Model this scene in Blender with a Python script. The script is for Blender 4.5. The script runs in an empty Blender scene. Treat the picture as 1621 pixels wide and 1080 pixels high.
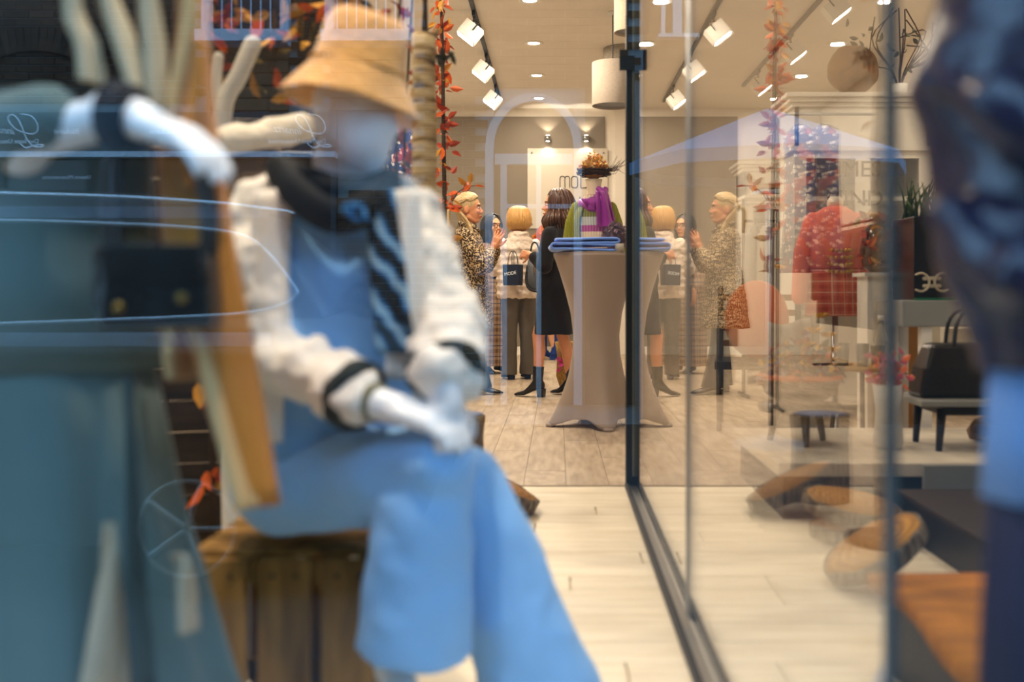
import bpy, math, random
from mathutils import Vector, Matrix, Euler, noise

# ------------------------------------------------------------------ camera, sky, exposure
scene = bpy.context.scene
COL = scene.collection
FPX, VX, HY, CZ = 1600.0, 882.0, 464.0, 0.85      # focal length in pixels, vanishing column, horizon row, eye height
cam_d = bpy.data.cameras.new('camera')
cam = bpy.data.objects.new('camera', cam_d)
COL.objects.link(cam)
cam.location = (0, 0, CZ)
cam.rotation_euler = (math.pi / 2, 0, 0)
cam_d.sensor_width = 36
cam_d.lens = FPX * 36 / 1621
cam_d.shift_x = -(VX - 810.5) / 1621
cam_d.shift_y = -(540 - HY) / 1621
cam_d.clip_start = 0.02
cam_d.dof.use_dof = True
cam_d.dof.focus_distance = 8.9
cam_d.dof.aperture_fstop = 1.8
scene.camera = cam

world = bpy.data.worlds.new('sky')
scene.world = world
world.use_nodes = True
wb = world.node_tree.nodes['Background']
wb.inputs[0].default_value = (0.34, 0.64, 1.0, 1)
SKY = 5.2
wb.inputs[1].default_value = SKY

scene.view_settings.view_transform = 'Standard'
scene.view_settings.look = 'None'
scene.view_settings.gamma = 1
scene.view_settings.use_curve_mapping = False
scene.view_settings.exposure = 0.0
try:
    scene.cycles.use_denoising = True
    scene.cycles.transparent_max_bounces = 24
    scene.cycles.max_bounces = 9
    scene.cycles.diffuse_bounces = 4
    scene.cycles.glossy_bounces = 4
    scene.cycles.sample_clamp_indirect = 6
    scene.cycles.blur_glossy = 0.5
    scene.cycles.caustics_reflective = False
    scene.cycles.caustics_refractive = False
except Exception:
    pass
LAMP = 0.78
WARM = (1.0, 0.835, 0.64)
CEIL = 3.41
BACK = 14.0
GX = 0.335          # the glass partition that runs into the shop
GY0, GY1 = 1.01, 4.44
FGY = 0.6          # the shop window at the street
random.seed(7)
R = random.uniform
PI = math.pi

def at(px, py, Y):
    return Vector(((px - VX) * Y / FPX, Y, CZ - (py - HY) * Y / FPX))

def rf(px, py, Yo):
    """a point across the street whose mirror image in the shop window lies at optical distance Yo"""
    v = at(px, py, Yo)
    v.y = 2 * FGY - Yo
    return v

# ------------------------------------------------------------------ materials
def lin(h):
    h = h.lstrip('#')
    c = [int(h[i:i + 2], 16) / 255 for i in (0, 2, 4)]
    return [x / 12.92 if x <= 0.04045 else ((x + 0.055) / 1.055) ** 2.4 for x in c]

MATS = {}

def nd(nt, t, **kw):
    n = nt.nodes.new(t)
    for k, v in kw.items():
        setattr(n, k, v)
    return n

def ramp(nt, stops, interp='LINEAR'):
    r = nd(nt, 'ShaderNodeValToRGB')
    r.color_ramp.interpolation = interp
    e = r.color_ramp.elements
    while len(e) < len(stops):
        e.new(0.5)
    for i, (p, c) in enumerate(stops):
        e[i].position = p
        e[i].color = (*c, 1)
    return r

def mat(name, col, rough=0.6, spec=0.3, metal=0.0, nz=8.0, amt=0.12, bump=0.0, bsc=60.0, sheen=0.0,
        emit=0.0, rnd=0.0, stretch=None, coat=0.0, trans=0.0):
    if name in MATS:
        return MATS[name]
    m = bpy.data.materials.new(name)
    m.use_nodes = True
    nt = m.node_tree
    b = nt.nodes['Principled BSDF']
    c = lin(col)
    tc = nd(nt, 'ShaderNodeTexCoord')
    src = tc.outputs['Object']
    if stretch:
        mp = nd(nt, 'ShaderNodeMapping')
        mp.inputs['Scale'].default_value = stretch
        nt.links.new(src, mp.inputs[0])
        src = mp.outputs[0]
    n = nd(nt, 'ShaderNodeTexNoise')
    n.inputs['Scale'].default_value = nz
    n.inputs['Detail'].default_value = 5
    nt.links.new(src, n.inputs['Vector'])
    r = ramp(nt, [(0.3, [x * (1 - amt) for x in c]), (0.7, [min(1, x * (1 + amt)) for x in c])])
    nt.links.new(n.outputs[0], r.inputs[0])
    out = r.outputs[0]
    if rnd:
        oi = nd(nt, 'ShaderNodeObjectInfo')
        mr = nd(nt, 'ShaderNodeMapRange')
        mr.inputs['To Min'].default_value = 1 - rnd
        mr.inputs['To Max'].default_value = 1 + rnd
        nt.links.new(oi.outputs['Random'], mr.inputs['Value'])
        hs = nd(nt, 'ShaderNodeHueSaturation')
        nt.links.new(mr.outputs[0], hs.inputs['Value'])
        nt.links.new(out, hs.inputs['Color'])
        out = hs.outputs[0]
        oi.location = (0, 0)
    nt.links.new(out, b.inputs['Base Color'])
    b.inputs['Roughness'].default_value = rough
    b.inputs['Specular IOR Level'].default_value = spec
    b.inputs['Metallic'].default_value = metal
    if sheen:
        b.inputs['Sheen Weight'].default_value = sheen
    if coat:
        b.inputs['Coat Weight'].default_value = coat
    if trans:
        b.inputs['Transmission Weight'].default_value = trans
    if emit:
        b.inputs['Emission Color'].default_value = (*c, 1)
        b.inputs['Emission Strength'].default_value = emit
    if bump:
        bn = nd(nt, 'ShaderNodeTexNoise')
        bn.inputs['Scale'].default_value = bsc
        bn.inputs['Detail'].default_value = 4
        nt.links.new(src, bn.inputs['Vector'])
        bp = nd(nt, 'ShaderNodeBump')
        bp.inputs['Strength'].default_value = bump
        bp.inputs['Distance'].default_value = 0.01
        nt.links.new(bn.outputs[0], bp.inputs['Height'])
        nt.links.new(bp.outputs[0], b.inputs['Normal'])
    MATS[name] = m
    return m

def glass_mat(name, r0):
    m = bpy.data.materials.new(name)
    m.use_nodes = True
    nt = m.node_tree
    nt.nodes.remove(nt.nodes['Principled BSDF'])
    out = nt.nodes['Material Output']
    tr = nd(nt, 'ShaderNodeBsdfTransparent')
    tr.inputs[0].default_value = (0.985, 0.99, 0.988, 1)
    gl = nd(nt, 'ShaderNodeBsdfGlossy')
    gl.inputs['Roughness'].default_value = 0.0
    gl.inputs['Color'].default_value = (1, 1, 1, 1)
    ge = nd(nt, 'ShaderNodeNewGeometry')
    dt = nd(nt, 'ShaderNodeVectorMath', operation='DOT_PRODUCT')
    nt.links.new(ge.outputs['Incoming'], dt.inputs[0])
    nt.links.new(ge.outputs['Normal'], dt.inputs[1])
    ab = nd(nt, 'ShaderNodeMath', operation='ABSOLUTE')
    nt.links.new(dt.outputs['Value'], ab.inputs[0])
    om = nd(nt, 'ShaderNodeMath', operation='SUBTRACT')
    om.inputs[0].default_value = 1
    nt.links.new(ab.outputs[0], om.inputs[1])
    pw = nd(nt, 'ShaderNodeMath', operation='POWER')
    nt.links.new(om.outputs[0], pw.inputs[0])
    pw.inputs[1].default_value = 5
    ml = nd(nt, 'ShaderNodeMath', operation='MULTIPLY_ADD')
    nt.links.new(pw.outputs[0], ml.inputs[0])
    ml.inputs[1].default_value = 1 - r0
    ml.inputs[2].default_value = r0
    mx = nd(nt, 'ShaderNodeMixShader')
    nt.links.new(ml.outputs[0], mx.inputs[0])
    nt.links.new(tr.outputs[0], mx.inputs[1])
    nt.links.new(gl.outputs[0], mx.inputs[2])
    nt.links.new(mx.outputs[0], out.inputs[0])
    return m

GLASS = glass_mat('clear glass', 0.043)
GLAZING = glass_mat('double glazing', 0.085)

def pattern_mat(name, rough, build):
    """build(nt, vector_socket) -> colour socket"""
    m = bpy.data.materials.new(name)
    m.use_nodes = True
    nt = m.node_tree
    b = nt.nodes['Principled BSDF']
    b.inputs['Roughness'].default_value = rough
    b.inputs['Specular IOR Level'].default_value = 0.2
    tc = nd(nt, 'ShaderNodeTexCoord')
    c, h = build(nt, tc.outputs['Object'])
    nt.links.new(c, b.inputs['Base Color'])
    if h is not None:
        bp = nd(nt, 'ShaderNodeBump')
        bp.inputs['Strength'].default_value = 0.6
        bp.inputs['Distance'].default_value = 0.006
        nt.links.new(h, bp.inputs['Height'])
        nt.links.new(bp.outputs[0], b.inputs['Normal'])
    MATS[name] = m
    return m

def _leopard(nt, v):
    n = nd(nt, 'ShaderNodeTexNoise')
    n.inputs['Scale'].default_value = 30
    nt.links.new(v, n.inputs['Vector'])
    mx = nd(nt, 'ShaderNodeMixRGB')
    mx.inputs[0].default_value = 0.022
    nt.links.new(v, mx.inputs[1])
    nt.links.new(n.outputs['Color'], mx.inputs[2])
    vo = nd(nt, 'ShaderNodeTexVoronoi')
    vo.inputs['Scale'].default_value = 76
    nt.links.new(mx.outputs[0], vo.inputs['Vector'])
    r = ramp(nt, [(0.0, lin('#8a5f35')), (0.2, lin('#6a4526')), (0.22, lin('#17110e')), (0.53, lin('#1d1410')),
                  (0.58, lin('#c4a67a')), (1.0, lin('#e2d0b0'))])
    nt.links.new(vo.outputs['Distance'], r.inputs[0])
    return r.outputs[0], None
LEOPARD = pattern_mat('leopard print cloth', 0.8, _leopard)

def sine_bands(nt, v, axis, freq, lo, hi):
    """1 inside the band of a periodic stripe along one axis"""
    s = nd(nt, 'ShaderNodeSeparateXYZ')
    nt.links.new(v, s.inputs[0])
    m = nd(nt, 'ShaderNodeMath', operation='MULTIPLY')
    if axis == 'XY':
        a = nd(nt, 'ShaderNodeMath', operation='ADD')
        nt.links.new(s.outputs[0], a.inputs[0])
        nt.links.new(s.outputs[1], a.inputs[1])
        nt.links.new(a.outputs[0], m.inputs[0])
    else:
        nt.links.new(s.outputs['XYZ'.index(axis)], m.inputs[0])
    m.inputs[1].default_value = freq
    f = nd(nt, 'ShaderNodeMath', operation='FRACT')
    nt.links.new(m.outputs[0], f.inputs[0])
    g = nd(nt, 'ShaderNodeMath', operation='COMPARE')
    nt.links.new(f.outputs[0], g.inputs[0])
    g.inputs[1].default_value = (lo + hi) / 2
    g.inputs[2].default_value = (hi - lo) / 2
    return g.outputs[0]

def mixc(nt, fac, a, b):
    x = nd(nt, 'ShaderNodeMixRGB')
    if isinstance(fac, float):
        x.inputs[0].default_value = fac
    else:
        nt.links.new(fac, x.inputs[0])
    for k, q in ((1, a), (2, b)):
        if isinstance(q, (list, tuple)):
            x.inputs[k].default_value = (*q, 1)
        else:
            nt.links.new(q, x.inputs[k])
    return x.outputs[0]

def plaid_builder(base, dark, line, fx, fz):
    def f(nt, v):
        a = sine_bands(nt, v, 'XY', fx, 0.0, 0.35)
        b = sine_bands(nt, v, 'Z', fz, 0.0, 0.35)
        c = sine_bands(nt, v, 'XY', fx, 0.62, 0.70)
        d = sine_bands(nt, v, 'Z', fz, 0.62, 0.70)
        ad = nd(nt, 'ShaderNodeMath', operation='ADD')
        nt.links.new(a, ad.inputs[0])
        nt.links.new(b, ad.inputs[1])
        hf = nd(nt, 'ShaderNodeMath', operation='MULTIPLY')
        nt.links.new(ad.outputs[0], hf.inputs[0])
        hf.inputs[1].default_value = 0.45
        k = mixc(nt, hf.outputs[0], lin(base), lin(dark))
        mxx = nd(nt, 'ShaderNodeMath', operation='MAXIMUM')
        nt.links.new(c, mxx.inputs[0])
        nt.links.new(d, mxx.inputs[1])
        return mixc(nt, mxx.outputs[0], k, lin(line)), None
    return f
PLAID = pattern_mat('beige checked wool', 0.85, plaid_builder('#b3997f', '#6a5145', '#3f4560', 11, 9))
CORALPLAID = pattern_mat('coral checked cotton', 0.8, plaid_builder('#e0705a', '#b8402f', '#f0c0a8', 16, 16))

def _floral(nt, v):
    vo = nd(nt, 'ShaderNodeTexVoronoi')
    vo.inputs['Scale'].default_value = 24
    nt.links.new(v, vo.inputs['Vector'])
    n = nd(nt, 'ShaderNodeTexNoise')
    n.inputs['Scale'].default_value = 40
    nt.links.new(v, n.inputs['Vector'])
    r = ramp(nt, [(0.0, lin('#f1e8e6')), (0.34, lin('#f1e8e6')), (0.38, lin('#3a3f78')), (1, lin('#262a55'))], 'CONSTANT')
    ad = nd(nt, 'ShaderNodeMath', operation='MULTIPLY')
    nt.links.new(vo.outputs['Distance'], ad.inputs[0])
    nt.links.new(n.outputs[0], ad.inputs[1])
    ml = nd(nt, 'ShaderNodeMath', operation='MULTIPLY')
    nt.links.new(ad.outputs[0], ml.inputs[0])
    ml.inputs[1].default_value = 2.4
    nt.links.new(ml.outputs[0], r.inputs[0])
    n2 = nd(nt, 'ShaderNodeTexNoise')
    n2.inputs['Scale'].default_value = 9
    nt.links.new(v, n2.inputs['Vector'])
    r2 = ramp(nt, [(0.55, (0, 0, 0)), (0.58, (1, 1, 1))])
    nt.links.new(n2.outputs[0], r2.inputs[0])
    x = mixc(nt, r2.outputs[0], r.outputs[0], mixc(nt, 0.6, r.outputs[0], lin('#c0392b')))
    return x, None
FLORAL = pattern_mat('navy floral print', 0.7, _floral)

def _stripes(nt, v):
    s = nd(nt, 'ShaderNodeSeparateXYZ')
    nt.links.new(v, s.inputs[0])
    mr = nd(nt, 'ShaderNodeMapRange')
    mr.inputs['From Min'].default_value = 1.16
    mr.inputs['From Max'].default_value = 1.56
    nt.links.new(s.outputs[2], mr.inputs['Value'])
    cr, ol, pu, dk, pk, ice = (lin(c) for c in ('#e8d8c4', '#7d8238', '#b04aa0', '#2c3238', '#dcb7a6', '#c9d3d8'))
    r = ramp(nt, [(0.0, cr), (0.27, pu), (0.38, ice), (0.525, ol), (0.655, cr), (0.775, dk), (0.82, cr), (0.9, pk), (0.95, pu)], 'CONSTANT')
    nt.links.new(mr.outputs[0], r.inputs[0])
    w = nd(nt, 'ShaderNodeTexWave')
    w.inputs['Scale'].default_value = 16
    w.inputs['Distortion'].default_value = 1.5
    nt.links.new(v, w.inputs['Vector'])
    return mixc(nt, 0.12, r.outputs[0], w.outputs['Color']), w.outputs['Fac']
STRIPES = pattern_mat('striped knit', 0.9, _stripes)

def knit_builder(c1, c2, sc):
    def f(nt, v):
        w = nd(nt, 'ShaderNodeTexWave')
        w.inputs['Scale'].default_value = sc
        w.inputs['Distortion'].default_value = 2.5
        w.inputs['Detail'].default_value = 2
        nt.links.new(v, w.inputs['Vector'])
        r = ramp(nt, [(0.2, lin(c2)), (0.7, lin(c1))])
        nt.links.new(w.outputs['Fac'], r.inputs[0])
        return r.outputs[0], w.outputs['Fac']
    return f
KNIT_OLIVE = pattern_mat('olive knit', 0.95, knit_builder('#96983a', '#767828', 22))
CORDUROY = pattern_mat('brown pleated cloth', 0.85, knit_builder('#6b4a2a', '#2c1d12', 9))

def _bark(nt, v):
    mp = nd(nt, 'ShaderNodeMapping')
    mp.inputs['Scale'].default_value = (30, 30, 6)
    nt.links.new(v, mp.inputs[0])
    n = nd(nt, 'ShaderNodeTexNoise')
    n.inputs['Scale'].default_value = 2
    n.inputs['Detail'].default_value = 6
    nt.links.new(mp.outputs[0], n.inputs['Vector'])
    r = ramp(nt, [(0.32, lin('#2a2119')), (0.5, lin('#6f5f4a')), (0.68, lin('#9c8c72'))])
    nt.links.new(n.outputs[0], r.inputs[0])
    return r.outputs[0], n.outputs[0]
BARK = pattern_mat('tree bark', 0.9, _bark)

def _trunk(nt, v):
    mp = nd(nt, 'ShaderNodeMapping')
    mp.inputs['Scale'].default_value = (6, 6, 30)
    nt.links.new(v, mp.inputs[0])
    n = nd(nt, 'ShaderNodeTexNoise')
    n.inputs['Scale'].default_value = 1.5
    n.inputs['Detail'].default_value = 5
    nt.links.new(mp.outputs[0], n.inputs['Vector'])
    r = ramp(nt, [(0.33, lin('#6a543a')), (0.45, lin('#b59c74')), (0.7, lin('#dcc8a0'))])
    nt.links.new(n.outputs[0], r.inputs[0])
    return r.outputs[0], n.outputs[0]
TRUNK = pattern_mat('pale trunk bark', 0.9, _trunk)

def _slice(nt, v):
    w = nd(nt, 'ShaderNodeTexWave', wave_type='RINGS', rings_direction='Z')
    w.inputs['Scale'].default_value = 12
    w.inputs['Distortion'].default_value = 3
    nt.links.new(v, w.inputs['Vector'])
    r = ramp(nt, [(0.2, lin('#a9762f')), (0.8, lin('#c8913f'))])
    nt.links.new(w.outputs['Fac'], r.inputs[0])
    return r.outputs[0], None
SLICE = pattern_mat('cut wood face', 0.7, _slice)

def wood(name, c1, c2, stretch, rough=0.5, rnd=0.0):
    def f(nt, v):
        mp = nd(nt, 'ShaderNodeMapping')
        mp.inputs['Scale'].default_value = stretch
        oi = nd(nt, 'ShaderNodeObjectInfo')
        ml = nd(nt, 'ShaderNodeMath', operation='MULTIPLY')
        nt.links.new(oi.outputs['Random'], ml.inputs[0])
        ml.inputs[1].default_value = 40
        nt.links.new(v, mp.inputs[0])
        nt.links.new(ml.outputs[0], mp.inputs['Location'])
        n = nd(nt, 'ShaderNodeTexNoise')
        n.inputs['Scale'].default_value = 3
        n.inputs['Detail'].default_value = 7
        nt.links.new(mp.outputs[0], n.inputs['Vector'])
        r = ramp(nt, [(0.32, lin(c2)), (0.66, lin(c1))])
        nt.links.new(n.outputs[0], r.inputs[0])
        mr = nd(nt, 'ShaderNodeMapRange')
        mr.inputs['To Min'].default_value = 1 - rnd
        mr.inputs['To Max'].default_value = 1 + rnd
        nt.links.new(oi.outputs['Random'], mr.inputs['Value'])
        hs = nd(nt, 'ShaderNodeHueSaturation')
        nt.links.new(mr.outputs[0], hs.inputs['Value'])
        nt.links.new(r.outputs[0], hs.inputs['Color'])
        return hs.outputs[0], None
    return pattern_mat(name, rough, f)

# ------------------------------------------------------------------ mesh builder
class MB:
    def __init__(s):
        s.v = []
        s.f = []

    def add(s, vs, fs):
        b = len(s.v)
        s.v += [Vector(q) for q in vs]
        s.f += [tuple(b + i for i in q) for q in fs]
        return s

    def box(s, c, size, rot=None):
        c = Vector(c)
        h = Vector(size) / 2
        m = rot.to_matrix() if isinstance(rot, Euler) else (rot or Matrix.Identity(3))
        vs = [c + m @ Vector((x * h.x, y * h.y, z * h.z)) for x in (-1, 1) for y in (-1, 1) for z in (-1, 1)]
        return s.add(vs, [(0, 1, 3, 2), (4, 6, 7, 5), (0, 4, 5, 1), (2, 3, 7, 6), (0, 2, 6, 4), (1, 5, 7, 3)])

    def bb(s, lo, hi):
        lo, hi = Vector(lo), Vector(hi)
        return s.box((lo + hi) / 2, hi - lo)

    def rings(s, rings, cap=True, closed=True):
        n = len(rings[0])
        vs = [p for r in rings for p in r]
        fs = []
        for i in range(len(rings) - 1):
            for j in range(n if closed else n - 1):
                k = (j + 1) % n
                fs.append((i * n + j, i * n + k, (i + 1) * n + k, (i + 1) * n + j))
        if cap:
            fs.append(tuple(reversed(range(n))))
            fs.append(tuple((len(rings) - 1) * n + j for j in range(n)))
        return s.add(vs, fs)

    def tube(s, pts, rad, seg=10, flat=1.0, up=None, round_ends=True):
        pts = [Vector(p) for p in pts]
        if not isinstance(rad, (list, tuple)):
            rad = [rad] * len(pts)
        if round_ends:
            d0 = (pts[0] - pts[1]).normalized()
            d1 = (pts[-1] - pts[-2]).normalized()
            a, b = rad[0], rad[-1]
            pre = [(pts[0] + d0 * a * math.sin(t), a * math.cos(t)) for t in (1.45, 1.0, 0.5)]
            post = [(pts[-1] + d1 * b * math.sin(t), b * math.cos(t)) for t in (0.5, 1.0, 1.45)]
            pts = [p for p, _ in pre] + pts + [p for p, _ in post]
            rad = [q for _, q in pre] + list(rad) + [q for _, q in post]
        u = None
        rings = []
        for i, p in enumerate(pts):
            t = (pts[min(i + 1, len(pts) - 1)] - pts[max(i - 1, 0)]).normalized()
            if u is None:
                ref = Vector(up) if up is not None else (Vector((0, 0, 1)) if abs(t.z) < 0.9 else Vector((1, 0, 0)))
                u = (ref - t * ref.dot(t)).normalized()
            else:
                u = (u - t * u.dot(t)).normalized()
            w = t.cross(u)
            rings.append([p + u * math.cos(2 * PI * k / seg) * rad[i] + w * math.sin(2 * PI * k / seg) * rad[i] * flat
                          for k in range(seg)])
        return s.rings(rings)

    def cap(s, p0, r0, p1, r1, seg=12):
        return s.tube([p0, Vector(p0).lerp(Vector(p1), 0.5), p1], [r0, (r0 + r1) / 2, r1], seg)

    def ell(s, c, r, rot=None, nu=14, nv=10):
        c = Vector(c)
        m = rot.to_matrix() if isinstance(rot, Euler) else (rot or Matrix.Identity(3))
        rings = []
        for i in range(nv + 1):
            t = PI * (0.04 + 0.92 * i / nv) - PI / 2
            rings.append([c + m @ Vector((r[0] * math.cos(t) * math.cos(2 * PI * j / nu), r[1] * math.cos(t) * math.sin(2 * PI * j / nu),
                                          r[2] * math.sin(t))) for j in range(nu)])
        return s.rings(rings)

    def loft(s, secs, n=36):
        """secs: (z, cx, cy, rx, ry[, wave, count, phase])"""
        rings = []
        for q in secs:
            z, cx, cy, rx, ry = q[:5]
            wv, wn, ph = (list(q[5:]) + [0, 5, 0])[:3] if len(q) > 5 else (0, 5, 0)
            ring = []
            for j in range(n):
                a = 2 * PI * j / n
                k = 1 + wv * math.sin(wn * a + ph)
                ring.append(Vector((cx + rx * k * math.cos(a), cy + ry * k * math.sin(a), z)))
            rings.append(ring)
        return s.rings(rings)

    def lathe(s, prof, c=(0, 0, 0), n=24, cap=True):
        c = Vector(c)
        rings = [[c + Vector((r * math.cos(2 * PI * j / n), r * math.sin(2 * PI * j / n), z)) for j in range(n)] for r, z in prof]
        return s.rings(rings, cap)

    def sheet(s, fn, nu, nv, th=0.006):
        """a cloth: fn(u, v) -> point; given thickness along its normals"""
        P = [[Vector(fn(i / nu, j / nv)) for j in range(nv + 1)] for i in range(nu + 1)]
        N = []
        for i in range(nu + 1):
            row = []
            for j in range(nv + 1):
                du = P[min(i + 1, nu)][j] - P[max(i - 1, 0)][j]
                dv = P[i][min(j + 1, nv)] - P[i][max(j - 1, 0)]
                nn = du.cross(dv)
                row.append(nn.normalized() if nn.length > 1e-9 else Vector((0, 1, 0)))
            N.append(row)
        w = nv + 1
        a = [P[i][j] + N[i][j] * th / 2 for i in range(nu + 1) for j in range(w)]
        b = [P[i][j] - N[i][j] * th / 2 for i in range(nu + 1) for j in range(w)]
        o = len(a)
        fs = []
        for i in range(nu):
            for j in range(nv):
                q = (i * w + j, (i + 1) * w + j, (i + 1) * w + j + 1, i * w + j + 1)
                fs.append(q)
                fs.append(tuple(o + k for k in reversed(q)))
        edge = [(i, 0) for i in range(nu + 1)] + [(nu, j) for j in range(1, nv + 1)] + \
               [(i, nv) for i in range(nu - 1, -1, -1)] + [(0, j) for j in range(nv - 1, 0, -1)]
        ids = [i * w + j for i, j in edge]
        for k in range(len(ids)):
            p, q = ids[k], ids[(k + 1) % len(ids)]
            fs.append((q, p, o + p, o + q))
        return s.add(a + b, fs)

    def wob(s, amp, sc, seed=0.0):
        for i, p in enumerate(s.v):
            q = p * sc + Vector((seed, seed * 1.7, seed * 0.3))
            s.v[i] = p + noise.noise_vector(q) * amp
        return s

    def mesh(s, name, m=None, smooth=True):
        me = bpy.data.meshes.new(name)
        me.from_pydata([tuple(p) for p in s.v], [], s.f)
        if m is not None:
            me.materials.append(m)
        if smooth:
            me.polygons.foreach_set('use_smooth', [True] * len(me.polygons))
        me.update()
        return me

    def build(s, name, m, parent=None, smooth=True, world=False, voxel=0, sm=0, bevel=0, sub=0, disp=None, kind=None):
        if world and parent is not None:
            inv = parent.matrix_basis.inverted()
            s.v = [inv @ p for p in s.v]
        o = bpy.data.objects.new(name, s.mesh(name, m, smooth))
        COL.objects.link(o)
        o.parent = parent
        if voxel:
            q = o.modifiers.new('r', 'REMESH')
            q.mode = 'VOXEL'
            q.voxel_size = voxel
            q.use_smooth_shade = True
        if sm:
            q = o.modifiers.new('s', 'SMOOTH')
            q.factor = 0.5
            q.iterations = sm
        if disp:
            tx = bpy.data.textures.new('folds', 'CLOUDS')
            tx.noise_scale = disp[1]
            q = o.modifiers.new('d', 'DISPLACE')
            q.texture = tx
            q.strength = disp[0]
            q.texture_coords = 'LOCAL'
        if sub:
            q = o.modifiers.new('u', 'SUBSURF')
            q.levels = q.render_levels = sub
        if bevel:
            q = o.modifiers.new('b', 'BEVEL')
            q.width = bevel
            q.segments = 2
            q.limit_method = 'ANGLE'
            for p in o.data.polygons:
                p.use_smooth = False
        if kind:
            o['kind'] = kind
        return o

def thing(name, label, cat, loc=(0, 0, 0), rz=0.0, group=None):
    o = bpy.data.objects.new(name, None)
    COL.objects.link(o)
    o.empty_display_size = 0.05
    o.location = loc
    o.rotation_euler = (0, 0, rz)
    o.matrix_basis = Matrix.Translation(Vector(loc)) @ Matrix.Rotation(rz, 4, 'Z')
    return tag(o, label, cat, group)

def tag(o, label, cat, group=None):
    o['label'] = label
    o['category'] = cat
    if group:
        o['group'] = group
    return o

def struct(o):
    o['kind'] = 'structure'
    return o

def sempty(name, loc=(0, 0, 0)):
    o = bpy.data.objects.new(name, None)
    COL.objects.link(o)
    o.empty_display_size = 0.05
    o.location = loc
    return struct(o)

def inst(me, name, parent, loc=(0, 0, 0), rot=(0, 0, 0), scale=(1, 1, 1)):
    o = bpy.data.objects.new(name, me)
    COL.objects.link(o)
    o.parent = parent
    o.location = loc
    o.rotation_euler = rot
    o.scale = scale
    return o

def lamp(kind, name, loc, power, parent=None, color=WARM, size=0.1, rot=(0, 0, 0), spot=None, blend=0.6):
    d = bpy.data.lights.new(name, kind)
    d.energy = power * LAMP
    d.color = color
    if kind == 'AREA':
        d.shape = 'DISK'
        d.size = size
    else:
        d.shadow_soft_size = size
    if kind == 'SPOT':
        d.spot_size = spot
        d.spot_blend = blend
    o = bpy.data.objects.new(name, d)
    COL.objects.link(o)
    o.parent = parent
    o.location = loc
    o.rotation_euler = rot
    return o

def aim(frm, to):
    return (Vector(to) - Vector(frm)).to_track_quat('-Z', 'Y').to_euler()

def text_mb(txt, size, depth=0.004, shear=0.0, spacing=1.0, align='CENTER'):
    """lettering as mesh, lying in the XZ plane and facing -Y"""
    c = bpy.data.curves.new('t', 'FONT')
    c.body = txt
    c.size = size
    c.extrude = depth
    c.shear = shear
    c.space_character = spacing
    c.align_x = align
    c.resolution_u = 3
    o = bpy.data.objects.new('t', c)
    COL.objects.link(o)
    dg = bpy.context.evaluated_depsgraph_get()
    me = o.evaluated_get(dg).to_mesh()
    mb = MB()
    mb.add([Vector((v.co.x, -v.co.z, v.co.y)) for v in me.vertices], [tuple(p.vertices) for p in me.polygons])
    bpy.data.objects.remove(o)
    bpy.data.curves.remove(c)
    return mb

def xf(mb, m):
    mb.v = [m @ p for p in mb.v]
    return mb
# ------------------------------------------------------------------ common materials
WHITEWALL = mat('warm white plaster', '#e9e2d6', 0.85, 0.2, nz=3, amt=0.03)
GREYWALL = mat('taupe wall paint', '#857b6d', 0.8, 0.2, nz=3, amt=0.04)
BLACKM = mat('black powder coat', '#0b0b0b', 0.5, 0.25, amt=0.05)
STEEL = mat('brushed steel', '#9a9c9c', 0.35, 0.5, metal=1.0, amt=0.05)
CHROME = mat('polished chrome', '#e6ebf2', 0.12, 0.5, metal=1.0, amt=0.02)
LED = mat('lit diffuser', '#fff2dc', 0.5, 0.2, emit=14, amt=0.0)
WHITEP = mat('white lacquer', '#efece4', 0.45, 0.4, amt=0.03)
PLANK_D = wood('pale limed oak', '#efe5d0', '#dccfb6', (1.2, 9, 9), 0.4, 0.05)
PLANK_S = wood('grey beige oak', '#c9b8a2', '#aa9781', (9, 1.2, 9), 0.45, 0.06)
GREYCLOTH = mat('taupe stretch cloth', '#9c8d83', 0.6, 0.3, nz=4, amt=0.06, sheen=0.2)

# ------------------------------------------------------------------ the room
ZX0, ZX1 = -3.0, 3.6
floor = struct(MB().bb((ZX0, GY1, -0.14), (ZX1, BACK, -0.018)).build('floor', mat('floor joint', '#7d6f60', 0.9), smooth=False))
floor2 = struct(MB().bb((ZX0, 0.75, -0.14), (ZX1, GY1, -0.014)).build('floor', mat('floor joint pale', '#cfc1a4', 0.9), smooth=False))
pl = MB().box((0, 0, 0), (0.188, 1.597, 0.016)).mesh('plank', PLANK_S, False)
nx = int((ZX1 - ZX0) / 0.19)
for i in range(nx):
    off = (i * 0.617) % 1.0 * 1.6
    for j in range(-1, 7):
        y0 = max(GY1 + 0.02, GY1 + j * 1.6 + off)
        y1 = min(BACK, GY1 + (j + 1) * 1.6 + off)
        if y1 - y0 < 0.1 or len([1 for o in floor.children]) > 299:
            continue
        inst(pl, 'plank', floor, (ZX0 + 0.095 + i * 0.19, (y0 + y1) / 2, -0.010), (0, 0, 0), (1, (y1 - y0 - 0.003) / 1.6, 1))
pd = MB().box((0, 0, 0), (1.397, 0.139, 0.014)).mesh('plank', PLANK_D, False)
ny = int((GY1 - 0.76) / 0.141)
for j in range(ny):
    off = (j * 0.417) % 1.0 * 1.4
    for i in range(-1, 6):
        x0 = max(ZX0, ZX0 + i * 1.4 + off)
        x1 = min(ZX1, ZX0 + (i + 1) * 1.4 + off)
        if x1 - x0 < 0.1:
            continue
        inst(pd, 'plank', floor2, ((x0 + x1) / 2, GY1 - 0.0705 - j * 0.141, -0.007), (0, 0, 0), ((x1 - x0 - 0.003) / 1.4, 1, 1))
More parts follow.
